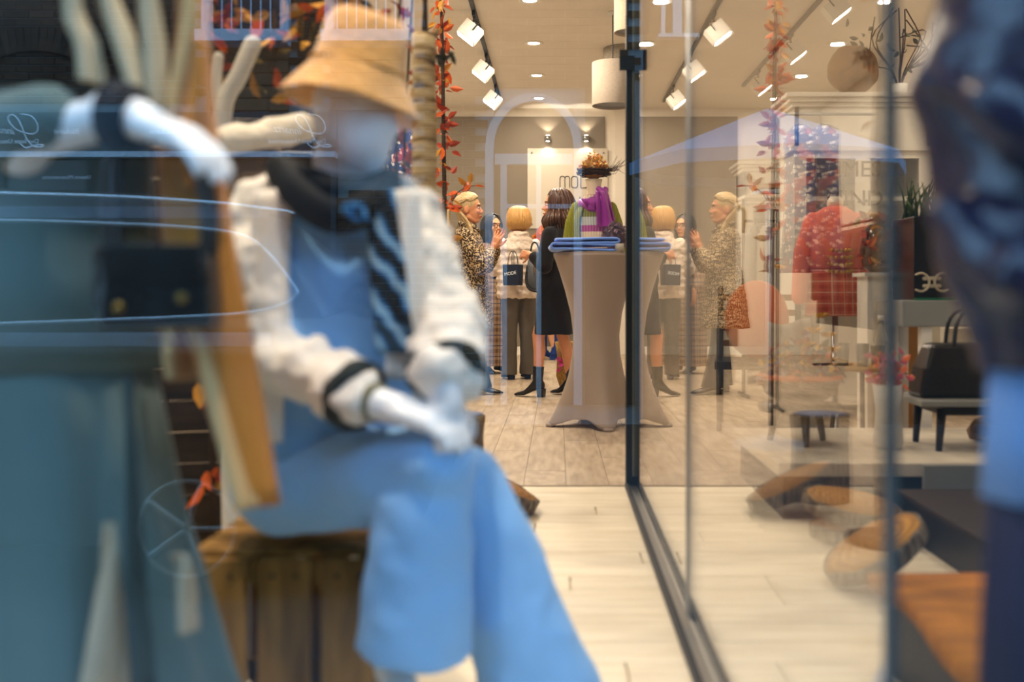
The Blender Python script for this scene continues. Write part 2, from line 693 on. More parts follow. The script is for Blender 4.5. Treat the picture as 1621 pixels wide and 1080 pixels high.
struct(MB().bb((ZX0, GY1 - 0.004, -0.01), (ZX1, GY1 + 0.016, 0.003)).build('trim_1', mat('brass brown edging', '#8f8069', 0.5, amt=0.05), smooth=False))

ceiling = struct(MB().bb((ZX0 - 0.2, 0.5, CEIL), (ZX1 + 0.2, BACK + 0.2, CEIL + 0.2)).build('ceiling', WHITEWALL, smooth=False))
wl = struct(MB().bb((ZX0 - 0.2, 0.5, -0.14), (ZX0, BACK + 0.2, CEIL)).build('wall_left', WHITEWALL, smooth=False))
wr = struct(MB().bb((ZX1, 0.5, -0.14), (ZX1 + 0.2, BACK + 0.2, CEIL)).build('wall_right', WHITEWALL, smooth=False))
wbk = struct(MB().bb((ZX0, BACK, -0.14), (ZX1, BACK + 0.2, CEIL)).build('wall_back', WHITEWALL, smooth=False))
MB().bb((-1.83, BACK - 0.03, 0.0), (0.66, BACK - 0.001, 3.29)).build('grey_panel', GREYWALL, wbk, smooth=False)
MB().bb((0.80, BACK - 0.06, 0.0), (1.02, BACK - 0.001, 3.41)).build('pilaster', WHITEWALL, wbk, smooth=False)
struct(MB().bb((ZX0, BACK - 0.05, -0.002), (ZX1, BACK - 0.031, 0.11)).build('baseboard_back', WHITEP, smooth=False))

# street front of the shop: lintel, piers, sill
FAC = mat('street render', '#b9b4aa', 0.9, nz=2, amt=0.06)
wf = MB()
wf.bb((-9, 0.55, 2.45), (8, 0.78, 8.5)).bb((-9, 0.55, -0.45), (-2.6, 0.78, 2.45)).bb((2.4, 0.55, -0.45), (8, 0.78, 2.45))
wf.bb((-2.6, 0.55, -0.45), (2.4, 0.78, 0.2))
struct(wf.build('wall_front', FAC, smooth=False))

win1 = sempty('window_1', (0, FGY, 0.2))
MB().bb((-2.54, -0.005, 0.06), (2.34, 0.005, 2.19)).build('pane', GLAZING, win1, smooth=False)
for a, b in (((-2.6, -0.03, 0), (-2.54, 0.03, 2.25)), ((2.34, -0.03, 0), (2.4, 0.03, 2.25)),
             ((-2.54, -0.03, 0), (2.34, 0.03, 0.06)), ((-2.54, -0.03, 2.19), (2.34, 0.03, 2.25))):
    MB().bb(a, b).build('frame', BLACKM, win1, smooth=False, bevel=0.004)

# glass partition that runs into the shop beside the display
win2 = sempty('window_2', (GX, 0, 0))
MB().bb((-0.004, 2.60, 0.03), (0.004, GY1 - 0.03, CEIL - 0.03)).build('pane', GLASS, win2, smooth=False)
MB().bb((-0.004, GY0 + 0.012, 0.03), (0.004, 2.51, CEIL - 0.03)).build('pane', GLASS, win2, smooth=False)
MB().bb((-0.0041, 2.51, 0.03), (0.0041, 2.60, CEIL - 0.03)).build('glass_joint', mat('clear silicone', '#8896a5', 0.4, 0.5, trans=0.7), win2, smooth=False)
post = MB().bb((-0.034, GY1 - 0.03, 0), (0.034, GY1 + 0.03, CEIL)).build('post', BLACKM, win2, smooth=False, bevel=0.004)
MB().bb((-0.006, GY1 - 0.034, 0.05), (0.006, GY1 - 0.0295, CEIL)).build('seal_strip', mat('grey rubber seal', '#6f7468', 0.5), post, smooth=False)
hb = MB().bb((-0.064, GY1 - 0.045, 1.82), (0.05, GY1 - 0.031, 1.91))
hb.build('hinge', BLACKM, post, smooth=False, bevel=0.003)
for sx in (-1, 1):
    MB().bb((sx * 0.011 + (0.02 if sx > 0 else -0.02) - 0.009, GY0, 0.0), (sx * 0.011 + (0.02 if sx > 0 else -0.02) + 0.009, GY1 - 0.03, 0.022)).build('floor_rail', BLACKM, win2, smooth=False, bevel=0.003)
MB().bb((-0.018, GY0, 0.0), (0.018, GY1 - 0.03, 0.010)).build('rail_channel', STEEL, win2, smooth=False)
MB().bb((-0.006, GY0 - 0.002, 0.0), (0.006, GY0 + 0.012, CEIL)).build('edge_profile', mat('satin aluminium', '#5d5b56', 0.5, 0.3), win2, smooth=False, bevel=0.002)
MB().bb((-0.03, GY0, CEIL - 0.03), (0.03, GY1 - 0.03, CEIL)).build('head_rail', BLACKM, win2, smooth=False)

# ------------------------------------------------------------------ ceiling lamps
def downlight(x, y, label, power, group='round recessed ceiling downlights'):
    t = thing('downlight', label, 'ceiling light', (x, y, CEIL), 0, group)
    MB().lathe([(0.062, -0.001), (0.1, -0.001), (0.1, -0.008), (0.085, -0.014), (0.062, -0.006)], n=28, cap=False).build('trim_ring', WHITEP, t)
    MB().lathe([(0.001, -0.003), (0.06, -0.003), (0.06, -0.0045), (0.001, -0.0045)], n=24).build('lens', LED, t)
    lamp('AREA', 'downlight_beam', (0, 0, -0.02), power, t, size=0.12)
    return t
rows = (7.3, 8.83, 10.34, 11.87, 13.26)
names = ('nearest', 'second', 'third', 'fourth', 'rearmost')
for y, nme in zip(rows, names):
    downlight(-0.24, y, nme + ' downlight of the row leading to the lettered back wall', 62 if y < 13 else 26)
    downlight(-2.2, y, nme + ' downlight of the row along the left wall', 14)
for y, nme in zip((2.1, 3.7, 5.4), ('nearest', 'second', 'third')):
    downlight(-1.1, y, nme + ' downlight above the window display with the seated mannequin', 46, 'display downlights')
for y, nme in zip((3.4, 5.6), ('nearest', 'second')):
    downlight(1.6, y, nme + ' downlight above the right display with the black handbag', 22, 'display downlights')

def track(x, ys, side, label, power, y0, y1):
    t = thing('light_track', label, 'track', (x, 0, CEIL))
    MB().bb((-0.018, y0, -0.032), (0.018, y1, -0.001)).build('rail', BLACKM, t, smooth=False)
    for k, y in enumerate(ys):
        which = ('nearest', 'second', 'third', 'fourth', 'fifth', 'sixth')[k]
        h = thing('track_spotlight', which + ' white flood spotlight on the ' + label.split(' carrying')[0], 'spotlight', (x, y, CEIL - 0.033), 0,
                  'spotlights on the ' + ('left' if side < 0 else 'right') + ' track')
        MB().bb((-0.016, -0.09, -0.03), (0.016, 0.09, 0)).build('adapter', BLACKM, h, smooth=False)
        MB().tube([(0, 0, -0.03), (0.01 * side, 0, -0.07)], 0.008, 8).build('stem', BLACKM, h)
        rot = Matrix.Rotation(-side * math.radians(38), 3, 'Y') @ Matrix.Rotation(math.radians(-5), 3, 'X')
        c = Vector((0.035 * side, 0, -0.165))
        MB().box(c, (0.19, 0.12, 0.15), rot).build('housing', WHITEP, h, smooth=False, bevel=0.006)
        dn = rot @ Vector((0, 0, -1))
        MB().box(c + dn * 0.077, (0.17, 0.10, 0.006), rot).build('lens', LED, h, smooth=False)
        MB().tube([c + rot @ Vector((-0.02 * side, -0.064, 0.02)), c + rot @ Vector((-0.02 * side, -0.064, 0.1)), Vector((0.01 * side, 0, -0.06))], 0.006, 6).build('bracket', BLACKM, h)
        lamp('SPOT', 'flood_beam', c + dn * 0.09, power, h, size=0.06, rot=dn.to_track_quat('-Z', 'Y').to_euler(), spot=math.radians(125), blend=0.7)
track(-0.75, (5.9, 7.5, 9.15, 10.75, 12.35), -1, 'left ceiling track carrying flood spotlights', 78, 5.0, 13.4)
track(2.28, (5.3, 6.9, 8.4, 9.9, 11.5), 1, 'right ceiling track carrying flood spotlights', 62, 5.0, 12.4)
# spotlights added out of view above the window display to brighten its pieces
for k, (x, y, tx, ty, tz, pw) in enumerate(((-0.05, 2.6, -0.42, 1.8, 1.0, 90), (-0.95, 2.5, -0.62, 1.8, 0.9, 70), (-0.35, 1.2, -0.62, 1.45, 0.9, 70), (0.9, 3.1, 1.1, 1.9, 0.3, 90), (-0.5, 3.2, -0.25, 3.7, 0.1, 40), (-0.22, 1.05, -0.36, 1.78, 1.1, 260))):
    lab = ('spotlight over the bucket hat', 'spotlight over the seated figure from the left', 'spotlight over the camel coat',
           'spotlight over the rough wooden slab', 'spotlight over the wood discs on the floor', 'spotlight close to the shop window aimed at the hat')[k]
    h = thing('added_spotlight', 'added unseen ceiling ' + lab, 'spotlight', (x, y, CEIL))
    d = (Vector((tx, ty, tz)) - Vector((x, y, CEIL - 0.12))).normalized()
    MB().lathe([(0.04, -0.02), (0.04, -0.001), (0.01, -0.001)], n=16).build('mount', WHITEP, h)
    a = Vector((0, 0, -0.07))
    MB().tube([a, a + d * 0.12], [0.035, 0.04], 16, round_ends=False).build('housing', WHITEP, h)
    MB().tube([a + d * 0.1201, a + d * 0.123], 0.034, 16, round_ends=False).build('lens', LED, h)
    MB().tube([(0, 0, -0.015), a], 0.008, 8).build('stem', WHITEP, h)
    lamp('SPOT', 'added_beam', a + d * 0.13, pw, h, size=0.035, rot=d.to_track_quat('-Z', 'Y').to_euler(), spot=math.radians(48), blend=0.8)

# pendant drum shades next to the black post
WEAVE = mat('grey woven shade', '#9b9181', 0.9, 0.1, nz=90, amt=0.35, bump=0.4, bsc=150)
PALESH = mat('pale linen shade', '#a3978a', 0.9, 0.1, nz=60, amt=0.08)
def pendant(px, y0, y1, Y, rpx, m, label):
    c = at(px, y1, Y)
    top = at(px, y0, Y).z
    r = rpx * Y / FPX
    t = thing('pendant_lamp', label, 'pendant lamp', (c.x, Y, c.z))
    hgt = top - c.z
    MB().lathe([(r, 0), (r, hgt), (r - 0.006, hgt), (r - 0.006, 0), (r, 0)], n=40, cap=False).build('shade', m, t)
    MB().lathe([(0.01, 0.02), (r - 0.007, 0.02), (r - 0.007, 0.026), (0.01, 0.026)], n=32).build('diffuser', mat('grey diffuser', '#8d8f92', 0.6), t)
    MB().tube([(0, 0, 0.026), (0, 0, CEIL - c.z - 0.03)], 0.005, 6).build('cord', BLACKM, t)
    MB().lathe([(0.045, CEIL - c.z - 0.03), (0.045, CEIL - c.z - 0.001), (0.01, CEIL - c.z - 0.001)], n=16).build('canopy', WHITEP, t)
    return t
pendant(970, 100, 168, 9.2, 33, PALESH, 'pale drum pendant shade hanging lowest beside the black post')
pendant(992, 42, 104, 10.6, 37, WEAVE, 'grey woven drum pendant shade above the pale one')
pendant(1000, -48, 52, 7.6, 28, mat('cream shade', '#bdae9a', 0.9, nz=60, amt=0.1), 'tall cream pendant shade at the top edge beside the black post')

# sconces on the back wall
for px, lab in ((867, 'left'), (928, 'right')):
    p = at(px, 219, BACK - 0.09)
    t = thing('wall_lamp', lab + ' of two round up and down wall lamps above the lettered plate', 'wall lamp', p, 0, 'up and down wall lamps')
    MB().bb((-0.03, 0.028, -0.04), (0.03, 0.058, 0.04)).build('back_plate', STEEL, t, smooth=False)
    MB().lathe([(0.02, -0.04), (0.042, -0.03), (0.048, 0), (0.042, 0.03), (0.02, 0.04)], n=20).build('body', STEEL, t)
    for s in (-1, 1):
        MB().lathe([(0.001, s * 0.041), (0.026, s * 0.041), (0.026, s * 0.044), (0.001, s * 0.044)], n=16).build('lens', LED, t)
        d = Vector((0, 0.16, s)).normalized()
        lamp('SPOT', 'wall_beam', (0, -0.015, s * 0.055), 7 if s < 0 else 8, t, size=0.02, rot=d.to_track_quat('-Z', 'Y').to_euler(), spot=math.radians(100), blend=0.5)

# lettered plate on the back wall
a, b = at(835, 362, BACK - 0.04), at(962, 235, BACK - 0.04)
sg = thing('wall_sign', 'cream plate with thin rounded dark lettering on the back wall', 'sign', ((a.x + b.x) / 2, BACK - 0.031, a.z))
w, hh = b.x - a.x, b.z - a.z
MB().bb((-w / 2, -0.014, 0), (w / 2, -0.004, hh)).build('plate', mat('cream acrylic', '#cdc3b2', 0.35, 0.5, amt=0.02), sg, smooth=False, bevel=0.002)
for sx in (-1, 1):
    for z in (0.06, hh - 0.06):
        m_ = MB().lathe([(0.012, 0), (0.012, 0.014), (0.004, 0.017)], n=12)
        xf(m_, Matrix.Translation((sx * (w / 2 - 0.06), -0.012, z)) @ Matrix.Rotation(PI / 2, 4, 'X')).build('screw', STEEL, sg)
INK = mat('dark lettering', '#4a4238', 0.5)
def stroke(pxs, closed=False):
    pts = [at(x, y, BACK - 0.05) for x, y in pxs]
    if closed:
        pts.append(pts[0])
    m_ = MB().tube(pts, 0.0055, 6)
    return m_
def arc(cx, cy, r, a0, a1, n=6):
    return [(cx + r * math.cos(math.radians(a0 + (a1 - a0) * k / n)), cy + r * math.sin(math.radians(a0 + (a1 - a0) * k / n))) for k in range(n + 1)]
lm = MB()
lm2 = stroke([(886.5, 297)] + arc(890, 282.5, 3.6, 180, 270) + arc(890.5, 282.5, 3.6, 270, 360) + [(894.2, 297)])
m2 = stroke(arc(897.8, 282.5, 3.6, 180, 270) + arc(898, 282.5, 3.6, 270, 360) + [(901.7, 297)])
lm2.add(m2.v, m2.f).build('letter_m', INK, sg, world=True)
stroke(arc(908.5, 283, 3.8, 180, 270) + arc(910.5, 283, 3.8, 270, 360) + arc(910.5, 293.5, 3.8, 0, 90) + arc(908.5, 293.5, 3.8, 90, 180), True).build('letter_o', INK, sg, world=True)
stroke([(919.5, 279), (919.5, 297.5), (926, 297.5)] + arc(926, 292.5, 5, 90, 0) + arc(926, 284, 5, 0, -90) + [(919.5, 279)]).build('letter_d', INK, sg, world=True)
stroke([(945, 279), (936.5, 279), (936.5, 297.5), (945, 297.5)]).build('letter_e', INK, sg, world=True)
stroke([(905.5, 312), (905.5, 331)]).build('letter_i', INK, sg, world=True)
stroke([(918, 312), (918, 331)]).build('letter_i', INK, sg, world=True)

# ------------------------------------------------------------------ across the street (seen as reflections in the window)
FY = 2 * FGY - 10.0
ASPH = mat('street asphalt', '#35383b', 0.9, nz=20, amt=0.15)
gr = struct(MB().bb((-14, -12, -0.6), (14, 0.55, -0.45)).build('ground', ASPH, smooth=False))
bl = thing('building', 'dark brick bakery building across the street mirrored in the shop window', 'building', (-2.5, FY, -0.45))
MORTAR = mat('pale mortar', '#8a9498', 0.95, nz=10, amt=0.1)
BRICK = mat('dark brown brick', '#4a3324', 0.9, nz=12, amt=0.3, rnd=0.3, bump=0.4, bsc=40)
MB().bb((-9, FY - 0.4, -0.45), (0.85, FY, 8.5)).build('wall', MORTAR, bl, smooth=False, world=True)
MB().bb((0.85, FY - 0.4, -0.45), (11, FY, 8.5)).build('dark_wall', mat('charcoal render', '#1f2123', 0.9, nz=3, amt=0.15), bl, smooth=False, world=True)
MB().bb((-9.2, FY - 0.6, 8.5), (11.2, FY + 0.3, 8.7)).build('eaves', mat('slate roof', '#3d4146', 0.8), bl, smooth=False, world=True)
openings = [(-40, 175, 535, 330), (325, -60, 462, 300), (518, -60, 657, 300), (700, 0, 701, 1), (770, 140, 1006, 700), (1020, -60, 1100, 80), (-400, 175, -40, 330)]
def blocked(px, py):
    return any(x0 - 6 < px < x1 + 6 and y0 - 4 < py < y1 + 4 for x0, y0, x1, y1 in openings)
brick = MB().box((0, 0, 0), (0.24, 0.024, 0.065)).mesh('brick', BRICK, False)
cnt = 0
rest = MB()
for r_ in range(0, 109):
    z = -0.4 + r_ * 0.077
    for c_ in range(54):
        x = -9 + 0.13 + c_ * 0.252 + (0.126 if r_ % 2 else 0)
        px, py = VX + 160 * x, HY - 160 * (z - CZ)
        if blocked(px, py) or x > 0.72:
            continue
        show = (0 < px < 330 and 0 < py < 130) or (460 < px < 520 and 0 < py < 200) or (690 < px < 770 and 100 < py < 300) or (985 < px < 1020 and 0 < py < 110)
        if show and cnt < 298:
            inst(brick, 'brick', bl, Vector((x, FY + 0.012, z)) - bl.location)
            cnt += 1
        else:
            rest.box((x, FY + 0.012, z), (0.24, 0.024, 0.065))
rest.build('bricks', BRICK, bl, smooth=False, world=True, kind='stuff')
# soldier arches over the bakery windows
for cx, cy, rr in ((60, 235, 172), (265, 255, 150)):
    vm = MB().box((0, 0, 0), (0.065, 0.03, 0.24)).mesh('arch_brick', BRICK, False)
    for k in range(-9, 10):
        a = k * 0.068
        p = rf(cx + rr * math.sin(a), cy - rr * math.cos(a), 10)
        inst(vm, 'arch_brick', bl, Vector((p.x, FY + 0.034, p.z)) - bl.location, (0, a, 0))
def fbox(name, px0, py0, px1, py1, y0, y1, m, parent=bl, bevel=0):
    p, q = rf(px0, py1, 10), rf(px1, py0, 10)
    return MB().bb((p.x, FY + y0, p.z), (q.x, FY + y1, q.z)).build(name, m, parent, smooth=False, world=True, bevel=bevel)
DARKGL = mat('dark shop glass', '#1a2126', 0.05, 0.6, amt=0.05)
SIGNB = mat('slate sign band', '#39434a', 0.6, amt=0.08)
PALE = mat('pale blue paint', '#c9d4e2', 0.6, amt=0.04)
fbox('sign_band', -420, 180, 535, 243, 0.0, 0.08, SIGNB)
fbox('ledge', -420, 243, 535, 252, 0.0, 0.16, PALE)
fbox('shop_window', -420, 252, 535, 560, 0.0, 0.03, DARKGL)
for x in (-160, 8, 182, 356, 530):
    fbox('window_post', x - 4, 252, x + 4, 560, 0.03, 0.08, SIGNB)
WOODB = mat('brown board', '#6a523c', 0.8, nz=10, amt=0.2)
for k in range(5):
    fbox('shutter_board', 330, 78 + k * 20, 458, 96 + k * 20, 0.0, 0.05, WOODB)
    fbox('shutter_board', 524, 78 + k * 20, 652, 96 + k * 20, 0.0, 0.05, WOODB)
for x0, x1 in ((325, 462), (518, 657)):
    fbox('balcony_slab', x0, 58, x1, 76, 0.0, 0.3, PALE)
    fbox('curtained_window', x0 + 4, -60, x1 - 4, 56, 0.0, 0.03, mat('dark window', '#2c3440', 0.1, 0.6))
    for x in (x0 + 7, x1 - 7):
        fbox('window_jamb', x - 7, -60, x + 7, 58, 0.03, 0.12, PALE)
    fbox('hand_rail', x0, -60, x1, -54, 0.22, 0.26, PALE)
    k = x0 + 24
    while k < x1 - 18:
        p = rf(k, 0, 10)
        MB().tube([(p.x, FY + 0.24, rf(0, 58, 10).z), (p.x, FY + 0.24, rf(0, -54, 10).z)], 0.008, 8).build('railing_bar', PALE, bl, world=True)
        k += 15
fbox('blue_curtain', 636, -60, 650, 56, 0.031, 0.05, mat('blue curtain', '#2f6ea8', 0.8))
# arched white window
acx, hw, spring = 845, 73, 236
fr = MB()
def ring_strip(ro, ri, y0, y1):
    pts_o, pts_i = [], []
    for k in range(15):
        t = PI - PI * k / 14
        pts_o.append((acx + ro * math.cos(t), spring - (ro + 10) * math.sin(t)))
        pts_i.append((acx + ri * math.cos(t), spring - (ri + 10) * math.sin(t)))
    pts_o = [(acx - ro, 640)] + pts_o + [(acx + ro, 640)]
    pts_i = [(acx - ri, 640)] + pts_i + [(acx + ri, 640)]
    m_ = MB()
    rg = []
    for o_, i_ in zip(pts_o, pts_i):
        po, pi = rf(*o_, 10), rf(*i_, 10)
        rg.append([Vector((po.x, FY + y0, po.z)), Vector((pi.x, FY + y0, pi.z)), Vector((pi.x, FY + y1, pi.z)), Vector((po.x, FY + y1, po.z))])
    m_.rings(rg)
    return m_
WFR = mat('white window frame', '#c3c9cf', 0.6, amt=0.03)
ring_strip(hw + 3, hw - 10, 0.0, 0.1).build('arch_frame', WFR, bl, smooth=False, world=True)
fbox('transom', acx - hw + 12, 245, acx + hw - 12, 262, 0.03, 0.08, WFR)
fbox('mullion', acx - 52, 262, acx - 42, 640, 0.03, 0.08, WFR)
fbox('mullion', acx + 4, 262, acx + 12, 640, 0.03, 0.08, WFR)
fbox('crossbar', acx - 42, 324, acx + 60, 331, 0.03, 0.07, WFR)
fbox('pane', acx - hw + 10, 172, acx + hw - 10, 640, -0.01, 0.02, DARKGL)
fbox('dark_door', 926, 90, 1004, 640, 0.0, 0.05, mat('dark green door', '#1d2422', 0.7))
# pale window high on the right
fbox('window_jamb', 1046, -80, 1052, 60, 0.0, 0.08, WFR)
fbox('window_jamb', 1064, -80, 1078, 60, 0.0, 0.08, WFR)
fbox('window_sill', 1040, 58, 1104, 64, 0.0, 0.14, WFR)
# lettering of the bakery
LET = mat('pale blue lettering', '#e9f0f8', 0.5, amt=0.0)
def sign_text(txt, px, py, hpx, shear=0.0, spacing=1.0, m=LET, bold=0.0, tilt=0.0, yoff=0.084):
    size = hpx / 160 / 0.7
    mb = text_mb(txt, size, 0.004, shear, spacing)
    p = rf(px, py, 10)
    xf(mb, Matrix.Translation((p.x, FY + yoff, p.z)) @ Matrix.Rotation(PI, 4, 'Z') @ Matrix.Rotation(tilt, 4, 'Y'))
    return mb.build('lettering', m, bl, smooth=False, world=True)
def swash(px, py, k=1.0):
    # script capital, drawn as it shows in the glass and so mirrored in the world
    pts = [(515 - 24, 183), (507, 186), (516, 196), (518, 207), (512, 214), (500, 213), (484, 207), (473, 195), (472, 187), (478, 184), (486, 190),
           (493, 203), (500, 221), (509, 232), (520, 235), (527, 233), (522, 231), (510, 233), (499, 236), (490, 229)]
    P = [rf(px + (x - 490) * k, py + (y - 210) * k, 10) for x, y in pts]
    Q = []
    for i in range(len(P) - 1):
        p0, p1, p2, p3 = P[max(i - 1, 0)], P[i], P[i + 1], P[min(i + 2, len(P) - 1)]
        for t in (0, 0.25, 0.5, 0.75):
            Q.append(0.5 * ((2 * p1) + (p2 - p0) * t + (2 * p0 - 5 * p1 + 4 * p2 - p3) * t * t + (3 * p1 - p0 - 3 * p2 + p3) * t ** 3))
    Q.append(P[-1])
    for q in Q:
        q.y = FY + 0.086
    MB().tube(Q, 0.0075, 6).build('script_capital', LET, bl, world=True)
for dx in (0, -451):
    swash(490 + dx, 210)
    sign_text('innartz', 460 + dx, 213, 11, 0.5, 1.0, tilt=math.radians(-6))
    sign_text('Der feine Unterschied', 474 + dx, 229, 7, 0, 1.0)
sign_text('Bäckerei', 112, 214, 8)
sign_text('Bäckerei', 262, 214, 8)
sign_text('Unsere Pflaumentorte', 108, 284, 6, yoff=0.034)
# parasol of the bakery
aw = thing('parasol', 'pale blue cloth parasol in front of the bakery mirrored beside the black post', 'parasol', (1.75, FY + 1.6, -0.45))
sl = 2 * FGY - (FY + 1.6)
apex = Vector((1.75, FY + 1.6, 2.38))
n = 8
rim = [apex + Vector((1.15 * math.cos(2 * PI * k / n), 1.15 * math.sin(2 * PI * k / n), -0.45)) for k in range(n)]
rim2 = [p + Vector((0, 0, -0.1)) for p in rim]
cn = MB()
cn.rings([[apex + Vector((0.02 * math.cos(2 * PI * k / n), 0.02 * math.sin(2 * PI * k / n), 0)) for k in range(n)], rim, rim2,
          [p + (apex - p) * 0.01 for p in rim2], [p + (apex - p) * 0.012 + Vector((0, 0, -0.01)) for p in rim]], cap=True)
cn.build('canopy', mat('pale blue canvas', '#5f8fb4', 0.8), aw, smooth=False, world=True)
MB().tube([(1.75, FY + 1.6, -0.4), (1.75, FY + 1.6, 2.36)], 0.025, 10).build('pole', STEEL, aw, world=True)
MB().lathe([(0.3, 0), (0.3, 0.06), (0.04, 0.12)], n=20).build('foot', mat('parasol stone', '#8c8c88', 0.9), aw)

# the parked car whose side window trim shines in the glass
CYO = 4.3
CY = 2 * FGY - CYO
car = thing('car', 'dark parked car with bright window trim mirrored across the left display', 'car', (-3.0, CY - 0.8, -0.45))
PAINT = mat('dark blue car paint', '#15191f', 0.35, 0.4, coat=0.3, amt=0.03)
cs = CYO / FPX
def cp(px, py, dy=0.0):
    p = rf(px, py, CYO)
    p.y = CY + dy
    return p
def spline(P, m=4):
    Q = []
    for i in range(len(P) - 1):
        p0, p1, p2, p3 = P[max(i - 1, 0)], P[i], P[i + 1], P[min(i + 2, len(P) - 1)]
        for j in range(m):
            t = j / m
            Q.append(0.5 * ((2 * p1) + (p2 - p0) * t + (2 * p0 - 5 * p1 + 4 * p2 - p3) * t * t + (3 * p1 - p0 - 3 * p2 + p3) * t ** 3))
    Q.append(P[-1].copy())
    return Q
body = MB()
secs = []
for x, zt, zb in ((-0.55, 0.62, 0.0), (-0.62, 0.68, -0.18), (-1.0, 0.74, -0.22), (-1.9, 0.75, -0.22), (-3.6, 0.75, -0.22), (-4.6, 0.7, -0.22), (-4.95, 0.6, -0.2), (-5.05, 0.5, -0.1)):
    secs.append([Vector((x, CY + 0.02, zb)), Vector((x, CY + 0.05, (zt + zb) / 2)), Vector((x, CY - 0.03, zt)), Vector((x, CY - 0.8, zt + 0.04)),
                 Vector((x, CY - 1.57, zt)), Vector((x, CY - 1.65, (zt + zb) / 2)), Vector((x, CY - 1.62, zb))])
body.rings(secs).build('body', PAINT, car, world=True)
gh = MB()
secs = []
for x, zt in ((-1.0, 0.8), (-1.15, 1.0), (-1.45, 1.24), (-1.8, 1.3), (-2.9, 1.34), (-3.5, 1.25), (-3.9, 1.0), (-4.2, 0.8)):
    k = (zt - 0.72) / 0.6
    secs.append([Vector((x, CY - 0.03, 0.72)), Vector((x, CY - 0.03 - 0.07 * k, zt - 0.03)), Vector((x, CY - 0.3, zt)), Vector((x, CY - 1.3, zt)),
                 Vector((x, CY - 1.57 + 0.07 * k, zt - 0.03)), Vector((x, CY - 1.57, 0.72))])
gh.rings(secs).build('cabin', PAINT, car, world=True)
outl = [(-230, 352), (0, 350), (150, 354), (300, 361), (385, 374), (425, 402), (455, 440), (470, 464), (455, 480), (400, 495), (300, 502), (0, 513), (-230, 516)]
TR = spline([cp(x, y, 0.005) for x, y in outl])
MB().tube(TR, 0.0105, 10).build('window_trim', CHROME, car, world=True)
pane_f = [p + Vector((0, -0.006, 0)) for p in TR]
pane_b = [p + Vector((0, -0.02, 0)) for p in TR]
nn = len(TR)
pm = MB()
pm.add(pane_f + pane_b, [tuple(reversed(range(nn))), tuple(range(nn, 2 * nn))] + [(i, (i + 1) % nn, nn + (i + 1) % nn, nn + i) for i in range(nn)])
pm.build('side_window', mat('tinted car glass', '#0b0e12', 0.08, 0.5), car, smooth=False, world=True)
MB().tube(spline([cp(x, y, 0.0) for x, y in ((-230, 304), (0, 308), (200, 314), (350, 324), (400, 330), (466, 338))]), [0.013] * 20 + [0.005], 10).build('roof_trim', CHROME, car, world=True)
q0, q1 = cp(-230, 548, 0.03), cp(432, 526, 0.06)
MB().bb(q0, q1).build('door_strip', mat('pale door strip', '#9fb4d0', 0.3, 0.5, coat=0.5), car, smooth=False, world=True, bevel=0.004)
q0, q1 = cp(-230, 346, -0.01), cp(425, 327, 0.003)
MB().bb(q0, q1).build('roof_band', MATS['pale door strip'], car, smooth=False, world=True, bevel=0.003)
for wx in (-1.55, -4.2):
    m_ = MB().lathe([(0.05, 0), (0.31, 0), (0.31, 0.03), (0.31, 0.19), (0.28, 0.2), (0.05, 0.2)], n=28)
    xf(m_, Matrix.Translation((wx, CY + 0.06, -0.138)) @ Matrix.Rotation(PI / 2, 4, 'X')).build('tyre', mat('tyre rubber', '#101010', 0.9), car, world=True)
    m_ = MB().lathe([(0.19, -0.005), (0.2, -0.012), (0.21, -0.005)], n=28, cap=False)
    for k in range(5):
        a = 2 * PI * k / 5
        m_.tube([(0.02 * math.cos(a), 0.02 * math.sin(a), -0.008), (0.19 * math.cos(a), 0.19 * math.sin(a), -0.008)], 0.014, 6)
    xf(m_, Matrix.Translation((wx, CY + 0.06, -0.138)) @ Matrix.Rotation(PI / 2, 4, 'X')).build('wheel_rim', STEEL, car, world=True)
# ------------------------------------------------------------------ people
SKIN = mat('skin', '#dd9a72', 0.5, 0.35, nz=14, amt=0.06)
SKINL = mat('fair skin', '#e2a884', 0.5, 0.35, nz=14, amt=0.06)
LIPS = mat('lips', '#b3564c', 0.45)
EYEW = mat('eye white', '#e8e2da', 0.3)
IRIS = mat('iris', '#241a14', 0.2)
BLOND = mat('blond hair', '#cbb081', 0.45, 0.5, nz=30, amt=0.3, stretch=(6, 6, 1))
HONEY = mat('honey blond hair', '#c99a58', 0.4, 0.5, nz=30, amt=0.3, stretch=(6, 6, 1))
BROWNH = mat('brown hair', '#4a2b18', 0.35, 0.55, nz=30, amt=0.4, stretch=(6, 6, 1))
DARKH = mat('dark hair', '#27221f', 0.4, 0.5, nz=30, amt=0.3)
BLACKC = mat('black wool', '#121013', 0.85, 0.2, sheen=0.1, amt=0.1)
LEATH = mat('black leather', '#151311', 0.3, 0.5, nz=20, amt=0.2, bump=0.25, bsc=70)
DENIM = mat('dark denim', '#2a3444', 0.8, nz=30, amt=0.2)
GREYTR = mat('grey trouser cloth', '#5e574e', 0.6, 0.3, nz=10, amt=0.1)
PUFF = mat('cream quilted nylon', '#e4d3c4', 0.4, 0.45, nz=10, amt=0.05)
NAVY = mat('navy wool', '#1c2a44', 0.85, amt=0.1)
BLUES = mat('blue suede', '#1f3a86', 0.7, amt=0.1)

